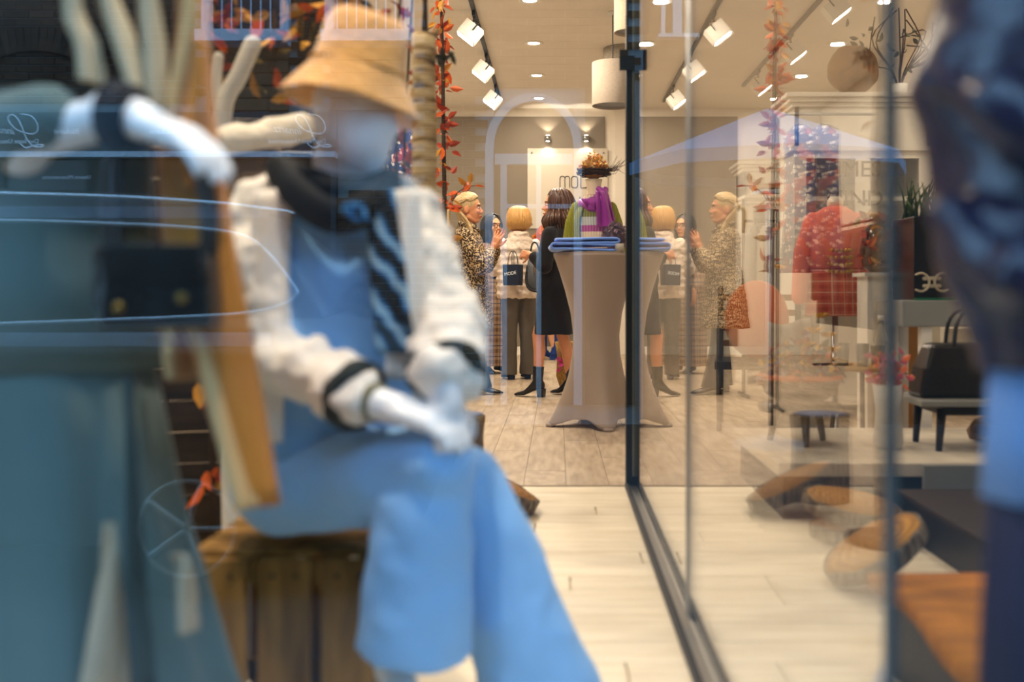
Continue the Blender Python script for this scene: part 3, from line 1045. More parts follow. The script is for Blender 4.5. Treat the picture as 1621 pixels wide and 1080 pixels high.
def hand(mb, w, d, n, side, curl=0.3, spread=0.12):
    """palm, four fingers and a thumb; d: along the fingers, n: the way the palm faces, side: towards the thumb"""
    w, d, n = Vector(w), Vector(d).normalized(), Vector(n)
    n = (n - d * n.dot(d)).normalized()
    sd = d.cross(n).normalized() * side
    mb.cap(w - d * 0.03, 0.027, w + d * 0.02, 0.027)
    for o in (-0.022, 0, 0.022):
        mb.cap(w + d * 0.02 + sd * o * 0.7, 0.017, w + d * 0.082 + sd * o, 0.0145)
    for o, L in ((0.030, 0.062), (0.010, 0.072), (-0.010, 0.067), (-0.029, 0.052)):
        b = w + d * 0.085 + sd * o
        f = (d + sd * o * spread * 30).normalized()
        m = b + (f * math.cos(curl * 0.6) + n * math.sin(curl * 0.6)) * L * 0.52
        e = m + (f * math.cos(curl * 1.7) + n * math.sin(curl * 1.7)) * L * 0.5
        mb.tube([b, m, e], [0.0095, 0.009, 0.0075], 8)
    b = w + d * 0.028 + sd * 0.028
    m = b + (d * 0.55 + sd * 0.75 + n * 0.35).normalized() * 0.036
    e = m + (d * 0.85 + sd * 0.3 + n * 0.4).normalized() * 0.03
    mb.tube([b - sd * 0.01, m, e], [0.013, 0.0105, 0.0085], 8)

def head(mb, hx=0.0, yaw=0.0):
    """face, jaw, nose, lips, brow, ears"""
    m = Matrix.Translation((hx, 0, 1.40)) @ Matrix.Rotation(yaw, 4, 'Z') @ Matrix.Scale(1.12, 4) @ Matrix.Translation((0, 0, -1.40))
    q = MB()
    q.ell((-0.008, 0, 1.560), (0.096, 0.076, 0.090), nu=18, nv=14)
    q.ell((0.028, 0, 1.518), (0.066, 0.060, 0.088), nu=18, nv=14)
    q.ell((0.05, 0, 1.455), (0.036, 0.034, 0.026))
    q.cap((0.0, -0.05, 1.475), 0.02, (0.05, -0.02, 1.45), 0.018).cap((0.0, 0.05, 1.475), 0.02, (0.05, 0.02, 1.45), 0.018)
    q.tube([(0.083, 0, 1.555), (0.095, 0, 1.532), (0.105, 0, 1.517)], [0.007, 0.009, 0.010], 10)
    q.ell((0.095, 0.009, 1.512), (0.010, 0.007, 0.006)).ell((0.095, -0.009, 1.512), (0.010, 0.007, 0.006))
    q.ell((0.082, 0, 1.571), (0.012, 0.046, 0.009))
    q.ell((0.07, 0.036, 1.517), (0.02, 0.02, 0.018)).ell((0.07, -0.036, 1.517), (0.02, 0.02, 0.018))
    q.ell((0.084, 0, 1.485), (0.014, 0.024, 0.008)).ell((0.083, 0, 1.474), (0.013, 0.020, 0.007))
    for s in (-1, 1):
        q.ell((-0.008, s * 0.079, 1.53), (0.02, 0.009, 0.031), Euler((0, 0, -s * 0.3)))
    xf(q, m)
    mb.add(q.v, q.f)
    return m

def face_parts(root, m):
    for s in (-1, 1):
        q = xf(MB().ell((0.0765, s * 0.030, 1.545), (0.0105, 0.0125, 0.0062)), m)
        e = q.build('eye', EYEW, root)
        xf(MB().ell((0.0845, s * 0.030, 1.545), (0.0042, 0.0062, 0.0058)), m).build('iris', IRIS, e)
        xf(MB().tube([(0.084, s * 0.014, 1.563), (0.087, s * 0.03, 1.569), (0.074, s * 0.05, 1.563)], 0.004, 6), m).build('eyebrow', DARKH, root)
    xf(MB().tube([(0.089, -0.02, 1.48), (0.098, 0, 1.483), (0.089, 0.02, 1.48)], [0.003, 0.006, 0.003], 8), m).build('lips', LIPS, root)

def person(label, loc, rz, arms, legs, skin, h=1.65, hx=0.0, yaw=0.0, voxel=0.006, bare=0.0):
    root = thing('person', label, 'person', loc, rz)
    root.scale = (h / 1.65,) * 3
    mb = MB()
    m = head(mb, hx, yaw)
    mb.cap((-0.02, 0, 1.34), 0.055, (hx * 0.8, 0, 1.46), 0.050)
    mb.loft([(0.80, 0, 0, 0.10, 0.15), (0.9, 0, 0, 0.115, 0.165), (1.0, 0, 0, 0.105, 0.15), (1.08, 0, 0, 0.09, 0.125), (1.2, 0.005, 0, 0.1, 0.145),
             (1.3, 0, 0, 0.095, 0.155), (1.35, -0.01, 0, 0.07, 0.13), (1.38, -0.015, 0, 0.05, 0.07)], 24)
    mb.cap((-0.01, -0.14, 1.325), 0.05, (-0.01, 0.14, 1.325), 0.05)
    for s, (e, w, d, n, curl, spread) in zip((1, -1), arms):
        mb.cap((-0.01, s * 0.165, 1.32), 0.047, e, 0.037)
        mb.cap(e, 0.036, w, 0.025)
        hand(mb, w, d, n, s, curl, spread)
    for s, (k, a, toe) in zip((1, -1), legs):
        mb.cap((0, s * 0.085, 0.88), 0.08, k, 0.052)
        mid = Vector(k).lerp(Vector(a), 0.35) + Vector((-0.015, 0, 0))
        mb.tube([k, mid, a], [0.051, 0.050, 0.031], 12)
        mb.cap(a, 0.026, Vector(a).lerp(Vector(toe), 0.6), 0.012)
    mb.build('body', skin, root, voxel=voxel, sm=3)
    face_parts(root, m)
    return root, m

def strands(mb, roots_paths, n, rad, jit, seed=1):
    rr = random.Random(seed)
    for k in range(n):
        P = roots_paths(rr)
        P = [p + Vector((rr.uniform(-jit, jit), rr.uniform(-jit, jit), rr.uniform(-jit, jit) * 0.5)) for p in P]
        Q = spline(P, 3)
        L = len(Q)
        mb.tube(Q, [rad * (0.75 + 0.5 * math.sin(PI * (i + 0.6) / L)) * (1 if i < L - 2 else 0.5) for i in range(L)], 6, round_ends=False)

def hair_long(root, m, material, length, bun=False, n=110, part=0.0, seed=2, fwd=0.02, wave=0.012, bulge=0.0):
    """a cap over the skull with locks that fall past the ears"""
    mb = MB()
    mb.ell((-0.018, 0, 1.572), (0.098, 0.084, 0.088), nu=20, nv=14)
    def path(rr):
        a = rr.uniform(0.62, 2 * PI - 0.62)             # 0 is the face
        c, s = math.cos(a), math.sin(a)
        ln = length * rr.uniform(0.82, 1.05)
        wv = wave * math.sin(rr.uniform(0, 6))
        P = [Vector((0.03 * c - 0.005, 0.012 * s + part, 1.660)),
             Vector((0.07 * c - 0.012, 0.062 * s, 1.638)),
             Vector((0.103 * c - 0.016, 0.089 * s, 1.572)),
             Vector((0.100 * c - 0.018, 0.094 * s, 1.50))]
        zz = 1.5 - ln
        if ln > 0.02:
            P.append(Vector(((0.095 + bulge) * c - 0.025 + fwd * max(0, c), (0.096 + bulge) * s + wv, 1.5 - ln * 0.5)))
            P.append(Vector(((0.088 + bulge * 0.4) * c - 0.03 + fwd * max(0, c), (0.094 + bulge * 0.4) * s - wv, zz)))
        return P
    strands(mb, path, n, 0.009, 0.004 + bulge * 0.1, seed)
    mb.v = [m @ p for p in mb.v]
    return mb.build('hair', material, root)

def shoe(root, ankle, fwd, m, heel=0.0, top=0.0, name='shoe', parts=True, k=1.0):
    """a boot or shoe: foot, shaft and heel; ankle is the joint, fwd the direction of the toe"""
    a = Vector(ankle)
    f = Vector((fwd[0], fwd[1], 0)).normalized()
    g = Vector((-f.y, f.x, 0))
    mb = MB()
    base = 0.0
    secs = []
    for t, w, hgt, lift in ((-0.06, 0.022, 0.06, heel), (-0.045, 0.034, 0.085, heel), (0.0, 0.040, 0.115, heel * 0.9), (0.035, 0.041, 0.10, heel * 0.65), (0.07, 0.042, 0.072, heel * 0.38),
                            (0.11, 0.044, 0.048, 0.004), (0.16, 0.038, 0.038, 0.0), (0.195, 0.02, 0.026, 0.0), (0.205, 0.008, 0.016, 0.004)):
        ring = []
        for j in range(14):
            q = 2 * PI * j / 14
            z = lift + hgt * (0.5 + 0.5 * math.sin(q))
            z = max(z, lift + 0.006)
            ring.append(Vector((a.x, a.y, 0)) + f * t * k + g * w * math.cos(q) * k + Vector((0, 0, z)))
        secs.append(ring)
    mb.rings(secs)
    if top > 0:
        c0 = Vector((a.x, a.y, heel + 0.03))
        mb.tube([c0 - f * 0.008, Vector((a.x, a.y, heel + 0.09)) - f * 0.006, Vector((a.x, a.y, top * 0.7)) - f * 0.005, Vector((a.x, a.y, top)) - f * 0.01],
                [0.042, 0.041, 0.046, 0.050], 16, round_ends=False)
    o = mb.build(name, m, root, voxel=0.007, sm=3, disp=(0.006, 0.03) if top > 0 else None)
    if heel > 0.02:
        hb_ = MB()
        c = Vector((a.x, a.y, 0)) - f * 0.035
        hb_.rings([[c + f * u * r_ + g * v * r_ + Vector((0, 0, z)) for u, v in ((-1, -1), (1, -1), (1, 1), (-1, 1))] for z, r_ in ((0.0, 0.026), (heel + 0.012, 0.031))])
        hb_.build('heel', m, o, smooth=False)
    return o

UP = Vector((0, 0, 1))
# --- leopard coat, hands raised
lp, m = person('woman in a leopard print coat with raised hands facing right', (-0.755, 8.6, 0), 0.0,
    [((0.14, 0.20, 1.08), (0.235, 0.075, 1.245), (0.25, -0.15, 1), (0.1, -1, 0), 0.2, 0.15),
     ((0.13, -0.22, 1.06), (0.215, -0.07, 1.225), (0.38, 0.1, 1), (0.2, 1, 0), 0.25, 0.22)],
    [((0.03, 0.09, 0.48), (0.0, 0.10, 0.1), (0.12, 0.11, 0.03)), ((0.05, -0.10, 0.48), (0.09, -0.11, 0.1), (0.2, -0.12, 0.03))],
    SKIN, 1.66, voxel=0.0048)
ct = MB()
ct.loft([(0.55, 0.0, 0, 0.215, 0.245, 0.03, 6, 0), (0.7, 0.0, 0, 0.195, 0.235, 0.025, 6, 0.3), (0.9, 0.0, 0, 0.17, 0.215, 0.015, 6, 0.6), (1.08, 0, 0, 0.145, 0.18),
         (1.22, 0, 0, 0.14, 0.185), (1.31, -0.01, 0, 0.125, 0.19), (1.36, -0.015, 0, 0.1, 0.155), (1.40, -0.012, 0, 0.08, 0.09), (1.43, -0.01, 0, 0.075, 0.08)])
for s, e, w in ((1, (0.14, 0.20, 1.08), (0.215, 0.092, 1.205)), (-1, (0.13, -0.22, 1.06), (0.195, -0.09, 1.18))):
    ct.tube([(-0.01, s * 0.16, 1.315), (0.05, s * 0.2, 1.2), e], [0.072, 0.07, 0.07], 16)
    ct.tube([e, Vector(e).lerp(Vector(w), 0.5), w], [0.07, 0.064, 0.056], 16)
coat = ct.build('coat', LEOPARD, lp, voxel=0.009, sm=4, disp=(0.02, 0.12))
MB().tube([(-0.06, 0.075, 1.43), (0.03, 0.07, 1.41), (0.085, 0.02, 1.37), (0.085, -0.02, 1.37), (0.03, -0.07, 1.41), (-0.06, -0.075, 1.43)], [0.02, 0.024, 0.02, 0.02, 0.024, 0.02], 8).build('collar', LEOPARD, coat)
tr = MB()
tr.loft([(0.06, 0.02, 0.10, 0.115, 0.085, 0.05, 5, 0), (0.3, 0.01, 0.095, 0.085, 0.07), (0.5, 0.02, 0.09, 0.07, 0.068), (0.7, 0, 0.08, 0.09, 0.09)], 24)
tr.loft([(0.06, 0.09, -0.11, 0.115, 0.085, 0.05, 5, 0), (0.3, 0.065, -0.105, 0.085, 0.07), (0.5, 0.05, -0.1, 0.07, 0.068), (0.7, 0.01, -0.08, 0.09, 0.09)], 24)
tr.build('trousers', DENIM, lp, sm=0)
shoe(lp, (0.0, 0.10, 0.1), (1, 0.1), LEATH, 0.03)
shoe(lp, (0.10, -0.11, 0.1), (1, -0.1), LEATH, 0.03)
hm = MB()
hm.ell((-0.018, 0, 1.574), (0.098, 0.083, 0.086), nu=20, nv=14)
def pth(rr):
    a = rr.uniform(-1.5, 1.5)
    c, s = math.cos(a), math.sin(a)
    return [Vector((0.074 * c - 0.004, 0.074 * s, 1.628 - 0.045 * s * s)), Vector((0.035 * c, 0.082 * s, 1.655 - 0.05 * s * s)), Vector((-0.045, 0.084 * s, 1.655 - 0.06 * s * s)), Vector((-0.112, 0.02 * s, 1.572))]
strands(hm, pth, 120, 0.006, 0.003, 3)
def pth2(rr):
    s = rr.uniform(-1, 1)
    return [Vector((-0.02, 0.085 * s, 1.60)), Vector((-0.085, 0.085 * s, 1.55)), Vector((-0.07 + 0.06 * abs(s), 0.094 * s, 1.46)), Vector((-0.06 + 0.09 * abs(s), 0.1 * s, 1.38)),
            Vector((-0.07 + 0.09 * abs(s), 0.11 * s, 1.31 - 0.03 * rr.random()))]
strands(hm, pth2, 110, 0.0075, 0.007, 4)
def pth3(rr):
    s = rr.uniform(-1, 1)
    return [Vector((-0.105, 0.01 * s, 1.56)), Vector((-0.15, 0.02 * s, 1.53)), Vector((-0.155, 0.03 * s, 1.45)), Vector((-0.145, 0.035 * s, 1.36))]
strands(hm, pth3, 30, 0.008, 0.006, 5)
hm.v = [m @ p for p in hm.v]
hr = hm.build('hair', BLOND, lp)
MB().ell((-0.118, 0, 1.562), (0.022, 0.035, 0.03)).build('hair_clip', IRIS, hr)

# --- black coat, brown hair
bw, m = person('brown haired woman in a knee length black coat and heeled ankle boots', (0.0, 8.3, 0), PI - 0.40,
    [((0.02, 0.215, 1.06), (0.17, 0.14, 1.15), (0.95, -0.2, 0.15), (0, -1, -0.3), 0.9, 0.05), ((0.02, -0.215, 1.06), (0.15, -0.13, 1.12), (0.95, 0.3, 0.1), (0, 1, -0.3), 0.9, 0.05)],
    [((0.13, 0.085, 0.50), (0.14, 0.085, 0.13), (0.25, 0.085, 0.05)), ((0.0, -0.11, 0.50), (-0.045, -0.17, 0.13), (0.07, -0.17, 0.05))],
    SKIN, 1.66, yaw=0.5)
ct = MB()
ct.loft([(0.51, 0.03, 0, 0.165, 0.185, 0.02, 5, 0), (0.7, 0.02, 0, 0.155, 0.19), (0.9, 0.0, 0, 0.15, 0.2), (1.08, 0, 0, 0.13, 0.17), (1.22, 0, 0, 0.135, 0.185),
         (1.31, -0.01, 0, 0.125, 0.195), (1.36, -0.015, 0, 0.1, 0.16), (1.40, -0.012, 0, 0.08, 0.09), (1.42, -0.01, 0, 0.07, 0.075)])
for s in (1, -1):
    w = (0.14, s * 0.145, 1.135)
    ct.tube([(-0.01, s * 0.17, 1.315), (0.0, s * 0.205, 1.19), (0.02, s * 0.215, 1.06)], [0.068, 0.066, 0.062], 16)
    ct.tube([(0.02, s * 0.215, 1.06), (0.08, s * 0.17, 1.09), w], [0.062, 0.056, 0.048], 16)
ct.build('coat', BLACKC, bw, voxel=0.009, sm=4, disp=(0.015, 0.14))
shoe(bw, (0.14, 0.085, 0.13), (1, 0.05), LEATH, 0.055, 0.25, 'ankle_boot')
shoe(bw, (-0.045, -0.17, 0.13), (1, -0.25), LEATH, 0.055, 0.25, 'ankle_boot')
hair_long(bw, m, BROWNH, 0.15, n=190, seed=8, fwd=0.02, wave=0.03, bulge=0.034)
MB().tube([(0.145, 0.105, 1.14), (0.15, 0.125, 1.155), (0.16, 0.13, 1.13)], 0.006, 6).build('bracelet', CHROME, bw)

# --- cream quilted jacket, seen from behind
wj, m = person('woman in a cream quilted jacket and grey trousers seen from behind', (-0.385, 10.0, 0), math.radians(108),
    [((0.10, 0.22, 1.07), (0.27, 0.17, 1.20), (0.5, 0.3, 0.8), (0, -1, 0.3), 0.8, 0.1), ((0.0, -0.23, 1.05), (0.13, -0.2, 0.95), (1, 0.1, -0.2), (0, 1, 0), 1.2, 0.05)],
    [((0.0, 0.085, 0.48), (-0.01, 0.085, 0.1), (0.1, 0.09, 0.03)), ((0.0, -0.085, 0.48), (-0.01, -0.085, 0.1), (0.1, -0.09, 0.03))],
    SKIN, 1.65)
jk = MB()
secs = []
z = 0.80
k = 0
while z < 1.33:
    b_ = 1.0 + (0.06 if k % 2 else -0.02)
    rx = 0.165 if z < 1.0 else 0.155
    secs.append((z, -0.005, 0, rx * b_, (0.21 if z < 1.2 else 0.205) * b_))
    z += 0.037
    k += 1
secs += [(1.35, -0.015, 0, 0.125, 0.17), (1.39, -0.02, 0, 0.10, 0.115), (1.43, -0.035, 0, 0.105, 0.1), (1.455, -0.04, 0, 0.085, 0.085)]
jk.loft(secs, 40)
jk.ell((-0.09, 0, 1.36), (0.055, 0.12, 0.06))
for s, e, w in ((1, (0.10, 0.22, 1.07), (0.235, 0.18, 1.175)), (-1, (0.0, -0.23, 1.05), (0.10, -0.205, 0.975))):
    P = [Vector((-0.01, s * 0.17, 1.32)).lerp(Vector(e), t / 6) for t in range(7)] + [Vector(e).lerp(Vector(w), t / 5) for t in range(1, 6)]
    jk.tube(P, [0.088 if i % 2 else 0.07 for i in range(len(P))], 16)
jk.build('quilted_jacket', PUFF, wj, voxel=0.008, sm=1, disp=(0.03, 0.05))
tr = MB()
for s in (1, -1):
    tr.loft([(0.045, 0.0, s * 0.09, 0.085, 0.075, 0.04, 5, 0), (0.3, -0.005, s * 0.09, 0.075, 0.07), (0.5, 0, s * 0.088, 0.08, 0.075), (0.7, 0, s * 0.085, 0.1, 0.09), (0.85, 0, s * 0.075, 0.12, 0.105)], 24)
tr.build('trousers', GREYTR, wj, voxel=0.012, sm=3, disp=(0.014, 0.09))
for s in (1, -1):
    shoe(wj, (-0.01, s * 0.087, 0.1), (1, 0.1 * s), NAVY, 0.03, 0.1)
hm = MB()
hm.ell((-0.02, 0, 1.565), (0.108, 0.094, 0.098), nu=20, nv=14)
def pthb(rr):
    a = rr.uniform(0.75, 2 * PI - 0.75)
    c, s = math.cos(a), math.sin(a)
    return [Vector((0.02 * c, 0.02 * s, 1.672)), Vector((0.075 * c - 0.01, 0.07 * s, 1.65)), Vector((0.108 * c - 0.018, 0.099 * s, 1.575)), Vector((0.105 * c - 0.02, 0.098 * s, 1.515)),
            Vector((0.078 * c - 0.012, 0.076 * s, 1.468))]
strands(hm, pthb, 170, 0.009, 0.005, 6)
hm.v = [m @ p for p in hm.v]
hm.build('hair', HONEY, wj)

# --- long checked coat, glasses
gw, m = person('dark haired woman with glasses in a long checked coat behind the leopard coat', (-0.69, 10.75, 0), math.radians(-52),
    [((-0.02, 0.22, 1.06), (0.06, 0.2, 0.85), (0.1, 0, -1), (0, -1, 0), 0.4, 0.05), ((0.0, -0.22, 1.06), (0.1, -0.18, 0.86), (0.1, 0, -1), (0, 1, 0), 0.4, 0.05)],
    [((0.0, 0.085, 0.48), (-0.01, 0.085, 0.1), (0.1, 0.09, 0.03)), ((0.0, -0.085, 0.48), (-0.01, -0.085, 0.1), (0.1, -0.09, 0.03))], SKINL, 1.65)
ct = MB()
ct.loft([(0.08, -0.01, 0, 0.19, 0.26, 0.05, 7, 0.5), (0.4, -0.01, 0, 0.17, 0.24, 0.035, 7, 0.3), (0.8, -0.01, 0, 0.155, 0.215, 0.02, 7, 0), (1.08, -0.01, 0, 0.14, 0.185), (1.22, 0, 0, 0.14, 0.19),
         (1.31, -0.01, 0, 0.125, 0.195), (1.36, -0.015, 0, 0.1, 0.16), (1.40, -0.012, 0, 0.08, 0.09)])
for s in (1, -1):
    ct.tube([(-0.01, s * 0.17, 1.315), (-0.01, s * 0.215, 1.15), (-0.01, s * 0.225, 1.06), (0.06, s * 0.195, 0.9)], [0.07, 0.068, 0.066, 0.058], 16)
ct.build('checked_coat', PLAID, gw, voxel=0.010, sm=3, disp=(0.016, 0.12))
MB().loft([(1.0, 0.10, 0, 0.05, 0.09), (1.2, 0.10, 0, 0.05, 0.085), (1.38, 0.05, 0, 0.05, 0.07), (1.43, 0.01, 0, 0.065, 0.065)], 20).build('navy_jumper', NAVY, gw)
for s in (1, -1):
    shoe(gw, (-0.01, s * 0.087, 0.1), (1, 0.1 * s), LEATH, 0.02, 0.12)
hair_long(gw, m, DARKH, 0.17, n=120, seed=12)
gl = MB()
for s in (-1, 1):
    P = [Vector((0.1, s * 0.031 + 0.022 * math.cos(2 * PI * k / 14), 1.543 + 0.019 * math.sin(2 * PI * k / 14))) for k in range(15)]
    gl.tube(P, 0.0025, 6)
    gl.tube([(0.1, s * 0.053, 1.548), (-0.005, s * 0.079, 1.55)], 0.0022, 6)
gl.tube([(0.1, -0.009, 1.546), (0.1, 0.009, 1.546)], 0.0022, 6)
gl.v = [m @ p for p in gl.v]
gl.build('glasses', IRIS, gw)

# --- far figure with orange feather boa and blue boots
ow, m = person('far woman with an orange feather boa, brown pleated skirt and blue boots', (-0.12, 12.9, 0), math.radians(25),
    [((0.0, 0.22, 1.06), (0.12, 0.16, 0.95), (1, -0.3, 0), (0, -1, 0), 0.8, 0.05), ((0.0, -0.22, 1.06), (0.12, -0.16, 0.95), (1, 0.3, 0), (0, 1, 0), 0.8, 0.05)],
    [((0.0, 0.085, 0.48), (-0.01, 0.09, 0.1), (0.1, 0.09, 0.03)), ((0.0, -0.085, 0.48), (0.06, -0.085, 0.1), (0.16, -0.09, 0.03))], SKINL, 1.68, voxel=0.009)
ct = MB()
ct.loft([(0.88, 0, 0, 0.14, 0.19), (1.08, 0, 0, 0.13, 0.17), (1.22, 0, 0, 0.135, 0.185), (1.31, -0.01, 0, 0.12, 0.19), (1.36, -0.015, 0, 0.1, 0.16), (1.42, -0.012, 0, 0.075, 0.08)])
for s in (1, -1):
    ct.tube([(-0.01, s * 0.17, 1.315), (0.0, s * 0.22, 1.06), (0.09, s * 0.18, 0.97)], [0.066, 0.062, 0.05], 14)
ct.build('blue_jacket', mat('royal blue cloth', '#27458c', 0.8), ow, voxel=0.011, sm=3)
MB().loft([(0.42, 0, 0, 0.19, 0.23, 0.05, 14, 0), (0.65, 0, 0, 0.165, 0.21, 0.04, 14, 0), (0.95, 0, 0, 0.125, 0.17)], 84).build('pleated_skirt', CORDUROY, ow)
for s, x in ((1, -0.01), (-1, 0.06)):
    shoe(ow, (x, s * 0.088, 0.1), (1, 0.1 * s), BLUES, 0.04, 0.44, 'boot')
hair_long(ow, m, mat('ginger hair', '#b5602a', 0.5), 0.12, n=90, seed=15)
boa = MB()
rr = random.Random(5)
for k in range(620):
    a = rr.uniform(-2.6, 2.6)
    c = Vector((-0.01 + 0.14 * math.cos(a), 0.17 * math.sin(a), rr.uniform(1.38, 1.56) - 0.03 * math.cos(a)))
    if k % 3 == 0:
        c = Vector((0.13, 0.06 * rr.choice((-1, 1)), rr.uniform(1.02, 1.36)))
    d = Vector((rr.gauss(0, 1), rr.gauss(0, 1), rr.gauss(0, 1))).normalized()
    boa.tube([c, c + d * 0.04, c + d * 0.075 + Vector((0, 0, -0.012))], [0.006, 0.007, 0.002], 5, round_ends=False)
boa.build('feather_boa', mat('orange feathers', '#e0701c', 0.8, nz=20, amt=0.2), ow, kind='stuff')

# --- bags the people carry
def carrier(label, p, rz, w, d, h, m, name, txt=None):
    t = thing(name, label, 'bag', p, rz)
    mb = MB()
    mb.rings([[Vector((sx * w / 2 * k, sy * d / 2 * k, z)) for sx, sy in ((-1, -1), (1, -1), (1, 1), (-1, 1))] for z, k in ((0, 0.96), (h * 0.4, 1.0), (h, 1.02))])
    b_ = mb.build('body', m, t, smooth=False, bevel=0.004)
    for s in (-1, 1):
        P = [Vector((-w * 0.2, s * d * 0.45, h - 0.01)), Vector((-w * 0.15, s * d * 0.3, h + 0.09)), Vector((0, s * d * 0.15, h + 0.13)), Vector((w * 0.15, s * d * 0.3, h + 0.09)), Vector((w * 0.2, s * d * 0.45, h - 0.01))]
        MB().tube(spline(P), 0.004, 6).build('handle', m, t)
    return t, b_
cb, bodyb = carrier('navy paper carrier bag hanging from the arm of the cream jacket', at(812, 452, 9.70), math.radians(-25), 0.17, 0.1, 0.2, mat('navy paper', '#232c40', 0.5, amt=0.06), 'carrier_bag')
tm = text_mb('MODE', 0.045, 0.001)
xf(tm, Matrix.Translation((0, -0.053, 0.10)) @ Matrix.Rotation(math.radians(-8), 4, 'Y')).build('lettering', LET, cb, smooth=False)
hb2 = thing('handbag', 'slouchy grey leather shoulder bag at the back of the cream jacket', 'bag', at(848, 461, 9.70), math.radians(15))
mb = MB()
mb.loft([(0.0, 0, 0, 0.06, 0.035), (0.03, 0, 0, 0.095, 0.055), (0.12, 0, 0, 0.10, 0.06), (0.24, 0, 0, 0.085, 0.045), (0.30, 0, 0, 0.075, 0.025)], 24)
bb_ = mb.build('body', mat('grey leather', '#4d5258', 0.35, 0.5, nz=9, amt=0.2), hb2, sm=1, disp=(0.02, 0.08))
MB().tube(spline([Vector((-0.08, 0, 0.24)), Vector((-0.10, -0.02, 0.1)), Vector((-0.075, -0.05, 0.02)), Vector((0, -0.07, -0.005))]), 0.012, 8).build('strap', LEATH, hb2)
MB().tube(spline([Vector((-0.06, 0, 0.29)), Vector((-0.03, 0.02, 0.45)), Vector((0.02, 0.02, 0.45)), Vector((0.06, 0, 0.29))]), 0.009, 8).build('shoulder_strap', LEATH, hb2)
MB().bb((-0.035, -0.062, 0.17), (-0.025, -0.055, 0.23)).build('zip_pull', mat('brass', '#b8893a', 0.3, metal=1.0), hb2, smooth=False)
# ------------------------------------------------------------------ high table with stretch cover
tx, ty = 0.252, 6.5
tb = thing('cocktail_table', 'tall round bar table under a tight taupe stretch cover', 'table', (tx, ty, 0))
rg = []
FA = [math.radians(a) for a in (192, 282, 12, 102)]
for z, r0, lob in ((0.0, 0.22, 1.0), (0.03, 0.218, 0.93), (0.1, 0.2, 0.72), (0.2, 0.182, 0.45), (0.32, 0.163, 0.22), (0.45, 0.15, 0.08), (0.58, 0.148, 0.0), (0.72, 0.165, 0), (0.86, 0.2, 0), (0.98, 0.236, 0),
                   (1.05, 0.260, 0), (1.08, 0.272, 0), (1.098, 0.276, 0), (1.10, 0.270, 0)):
    ring = []
    for j in range(64):
        a = 2 * PI * j / 64
        c = max(math.cos(4 * (a - FA[0])), -1)
        w = (0.5 + 0.5 * c) ** 2.2
        r = r0 + lob * (0.10 * w - 0.03 * (1 - w))
        zz = z + (0.055 * (1 - w) if z < 0.02 else 0.03 * (1 - w) if z < 0.05 else 0)
        ring.append(Vector((r * math.cos(a), r * math.sin(a), zz)))
    rg.append(ring)
MB().rings(rg).build('stretch_cover', GREYCLOTH, tb)
for a in FA:
    MB().lathe([(0.03, 0.0), (0.034, 0.012), (0.028, 0.02)], (0.30 * math.cos(a), 0.30 * math.sin(a), 0.0), 14).build('foot', GREYCLOTH, tb)
MB().lathe([(0.26, 1.1001), (0.276, 1.1001), (0.276, 1.106), (0.26, 1.106)], n=48).build('table_top', mat('table top cloth', '#a99a8e', 0.6), tb)
# folded blue blanket
bk = thing('folded_blanket', 'cornflower blue wool blanket folded on the taupe bar table', 'blanket', (tx - 0.085, ty - 0.12, 1.107), 0.06)
BLUEW = mat('cornflower wool', '#6f9cff', 0.9, 0.2, sheen=0.4, nz=16, amt=0.08, bump=0.2)
def fold(y0, z0, L, th, depth):
    pts = []
    for k in range(21):
        t = k / 20
        if t < 0.45:
            pts.append((-L / 2 + L * (t / 0.45), z0))
        elif t < 0.55:
            a = (t - 0.45) / 0.1 * PI - PI / 2
            pts.append((L / 2 + 0.5 * th * math.cos(a) * 0 + 0.014 * math.cos(a), z0 + 0.014 + 0.014 * math.sin(a)))
        else:
            pts.append((L / 2 - L * ((t - 0.55) / 0.45), z0 + 0.028))
    return pts
fm = MB()
for lay, (L, z0, fl) in enumerate(((0.40, 0.008, -1), (0.385, 0.052, 1))):
    pts = fold(0, z0 - 0.001 * lay, L, 0.012, 0.2)
    def fn(u, v, pts=pts, fl=fl, lay=lay):
        i = min(int(u * 20), 19)
        t = u * 20 - i
        x = pts[i][0] + (pts[i + 1][0] - pts[i][0]) * t
        z = pts[i][1] + (pts[i + 1][1] - pts[i][1]) * t
        return Vector((x * fl + 0.01 * lay, -0.12 + 0.24 * v, z * (0.95 if lay else 1.2) + 0.005 * math.sin(9 * x + 5 * v) + 0.004))
    fm.sheet(fn, 40, 8, 0.016)
fm.build('cloth', BLUEW, bk, sub=1)
# dried hydrangea bunch
hy = thing('dried_hydrangea', 'dusky mauve dried hydrangea bunch on the bar table beside the post', 'flower', (tx + 0.125, ty + 0.125, 1.107))
rr = random.Random(3)
MB().lathe([(0.04, 0), (0.05, 0.05), (0.045, 0.07)], n=16).build('bowl', mat('mauve bowl', '#6d5a66', 0.5), hy)
pet = MB()
pet.add([(0, 0, 0), (0.011, 0.008, 0.004), (0.018, 0, 0.001), (0.011, -0.008, 0.004), (0.009, 0, -0.003)], [(0, 3, 2, 1), (0, 1, 4), (1, 2, 4), (2, 3, 4), (3, 0, 4)])
pme = pet.mesh('floret', mat('dusky mauve petal', '#76606c', 0.8, amt=0.3, rnd=0.35), False)
for k in range(150):
    a, b = rr.uniform(0, 2 * PI), rr.uniform(-0.4, 1.5)
    d = Vector((math.cos(a) * math.cos(b), math.sin(a) * math.cos(b), math.sin(b)))
    inst(pme, 'floret', hy, Vector((0, 0, 0.1)) + d * 0.085, (rr.uniform(0, 6), rr.uniform(0, 6), rr.uniform(0, 6)), (1.7,) * 3)
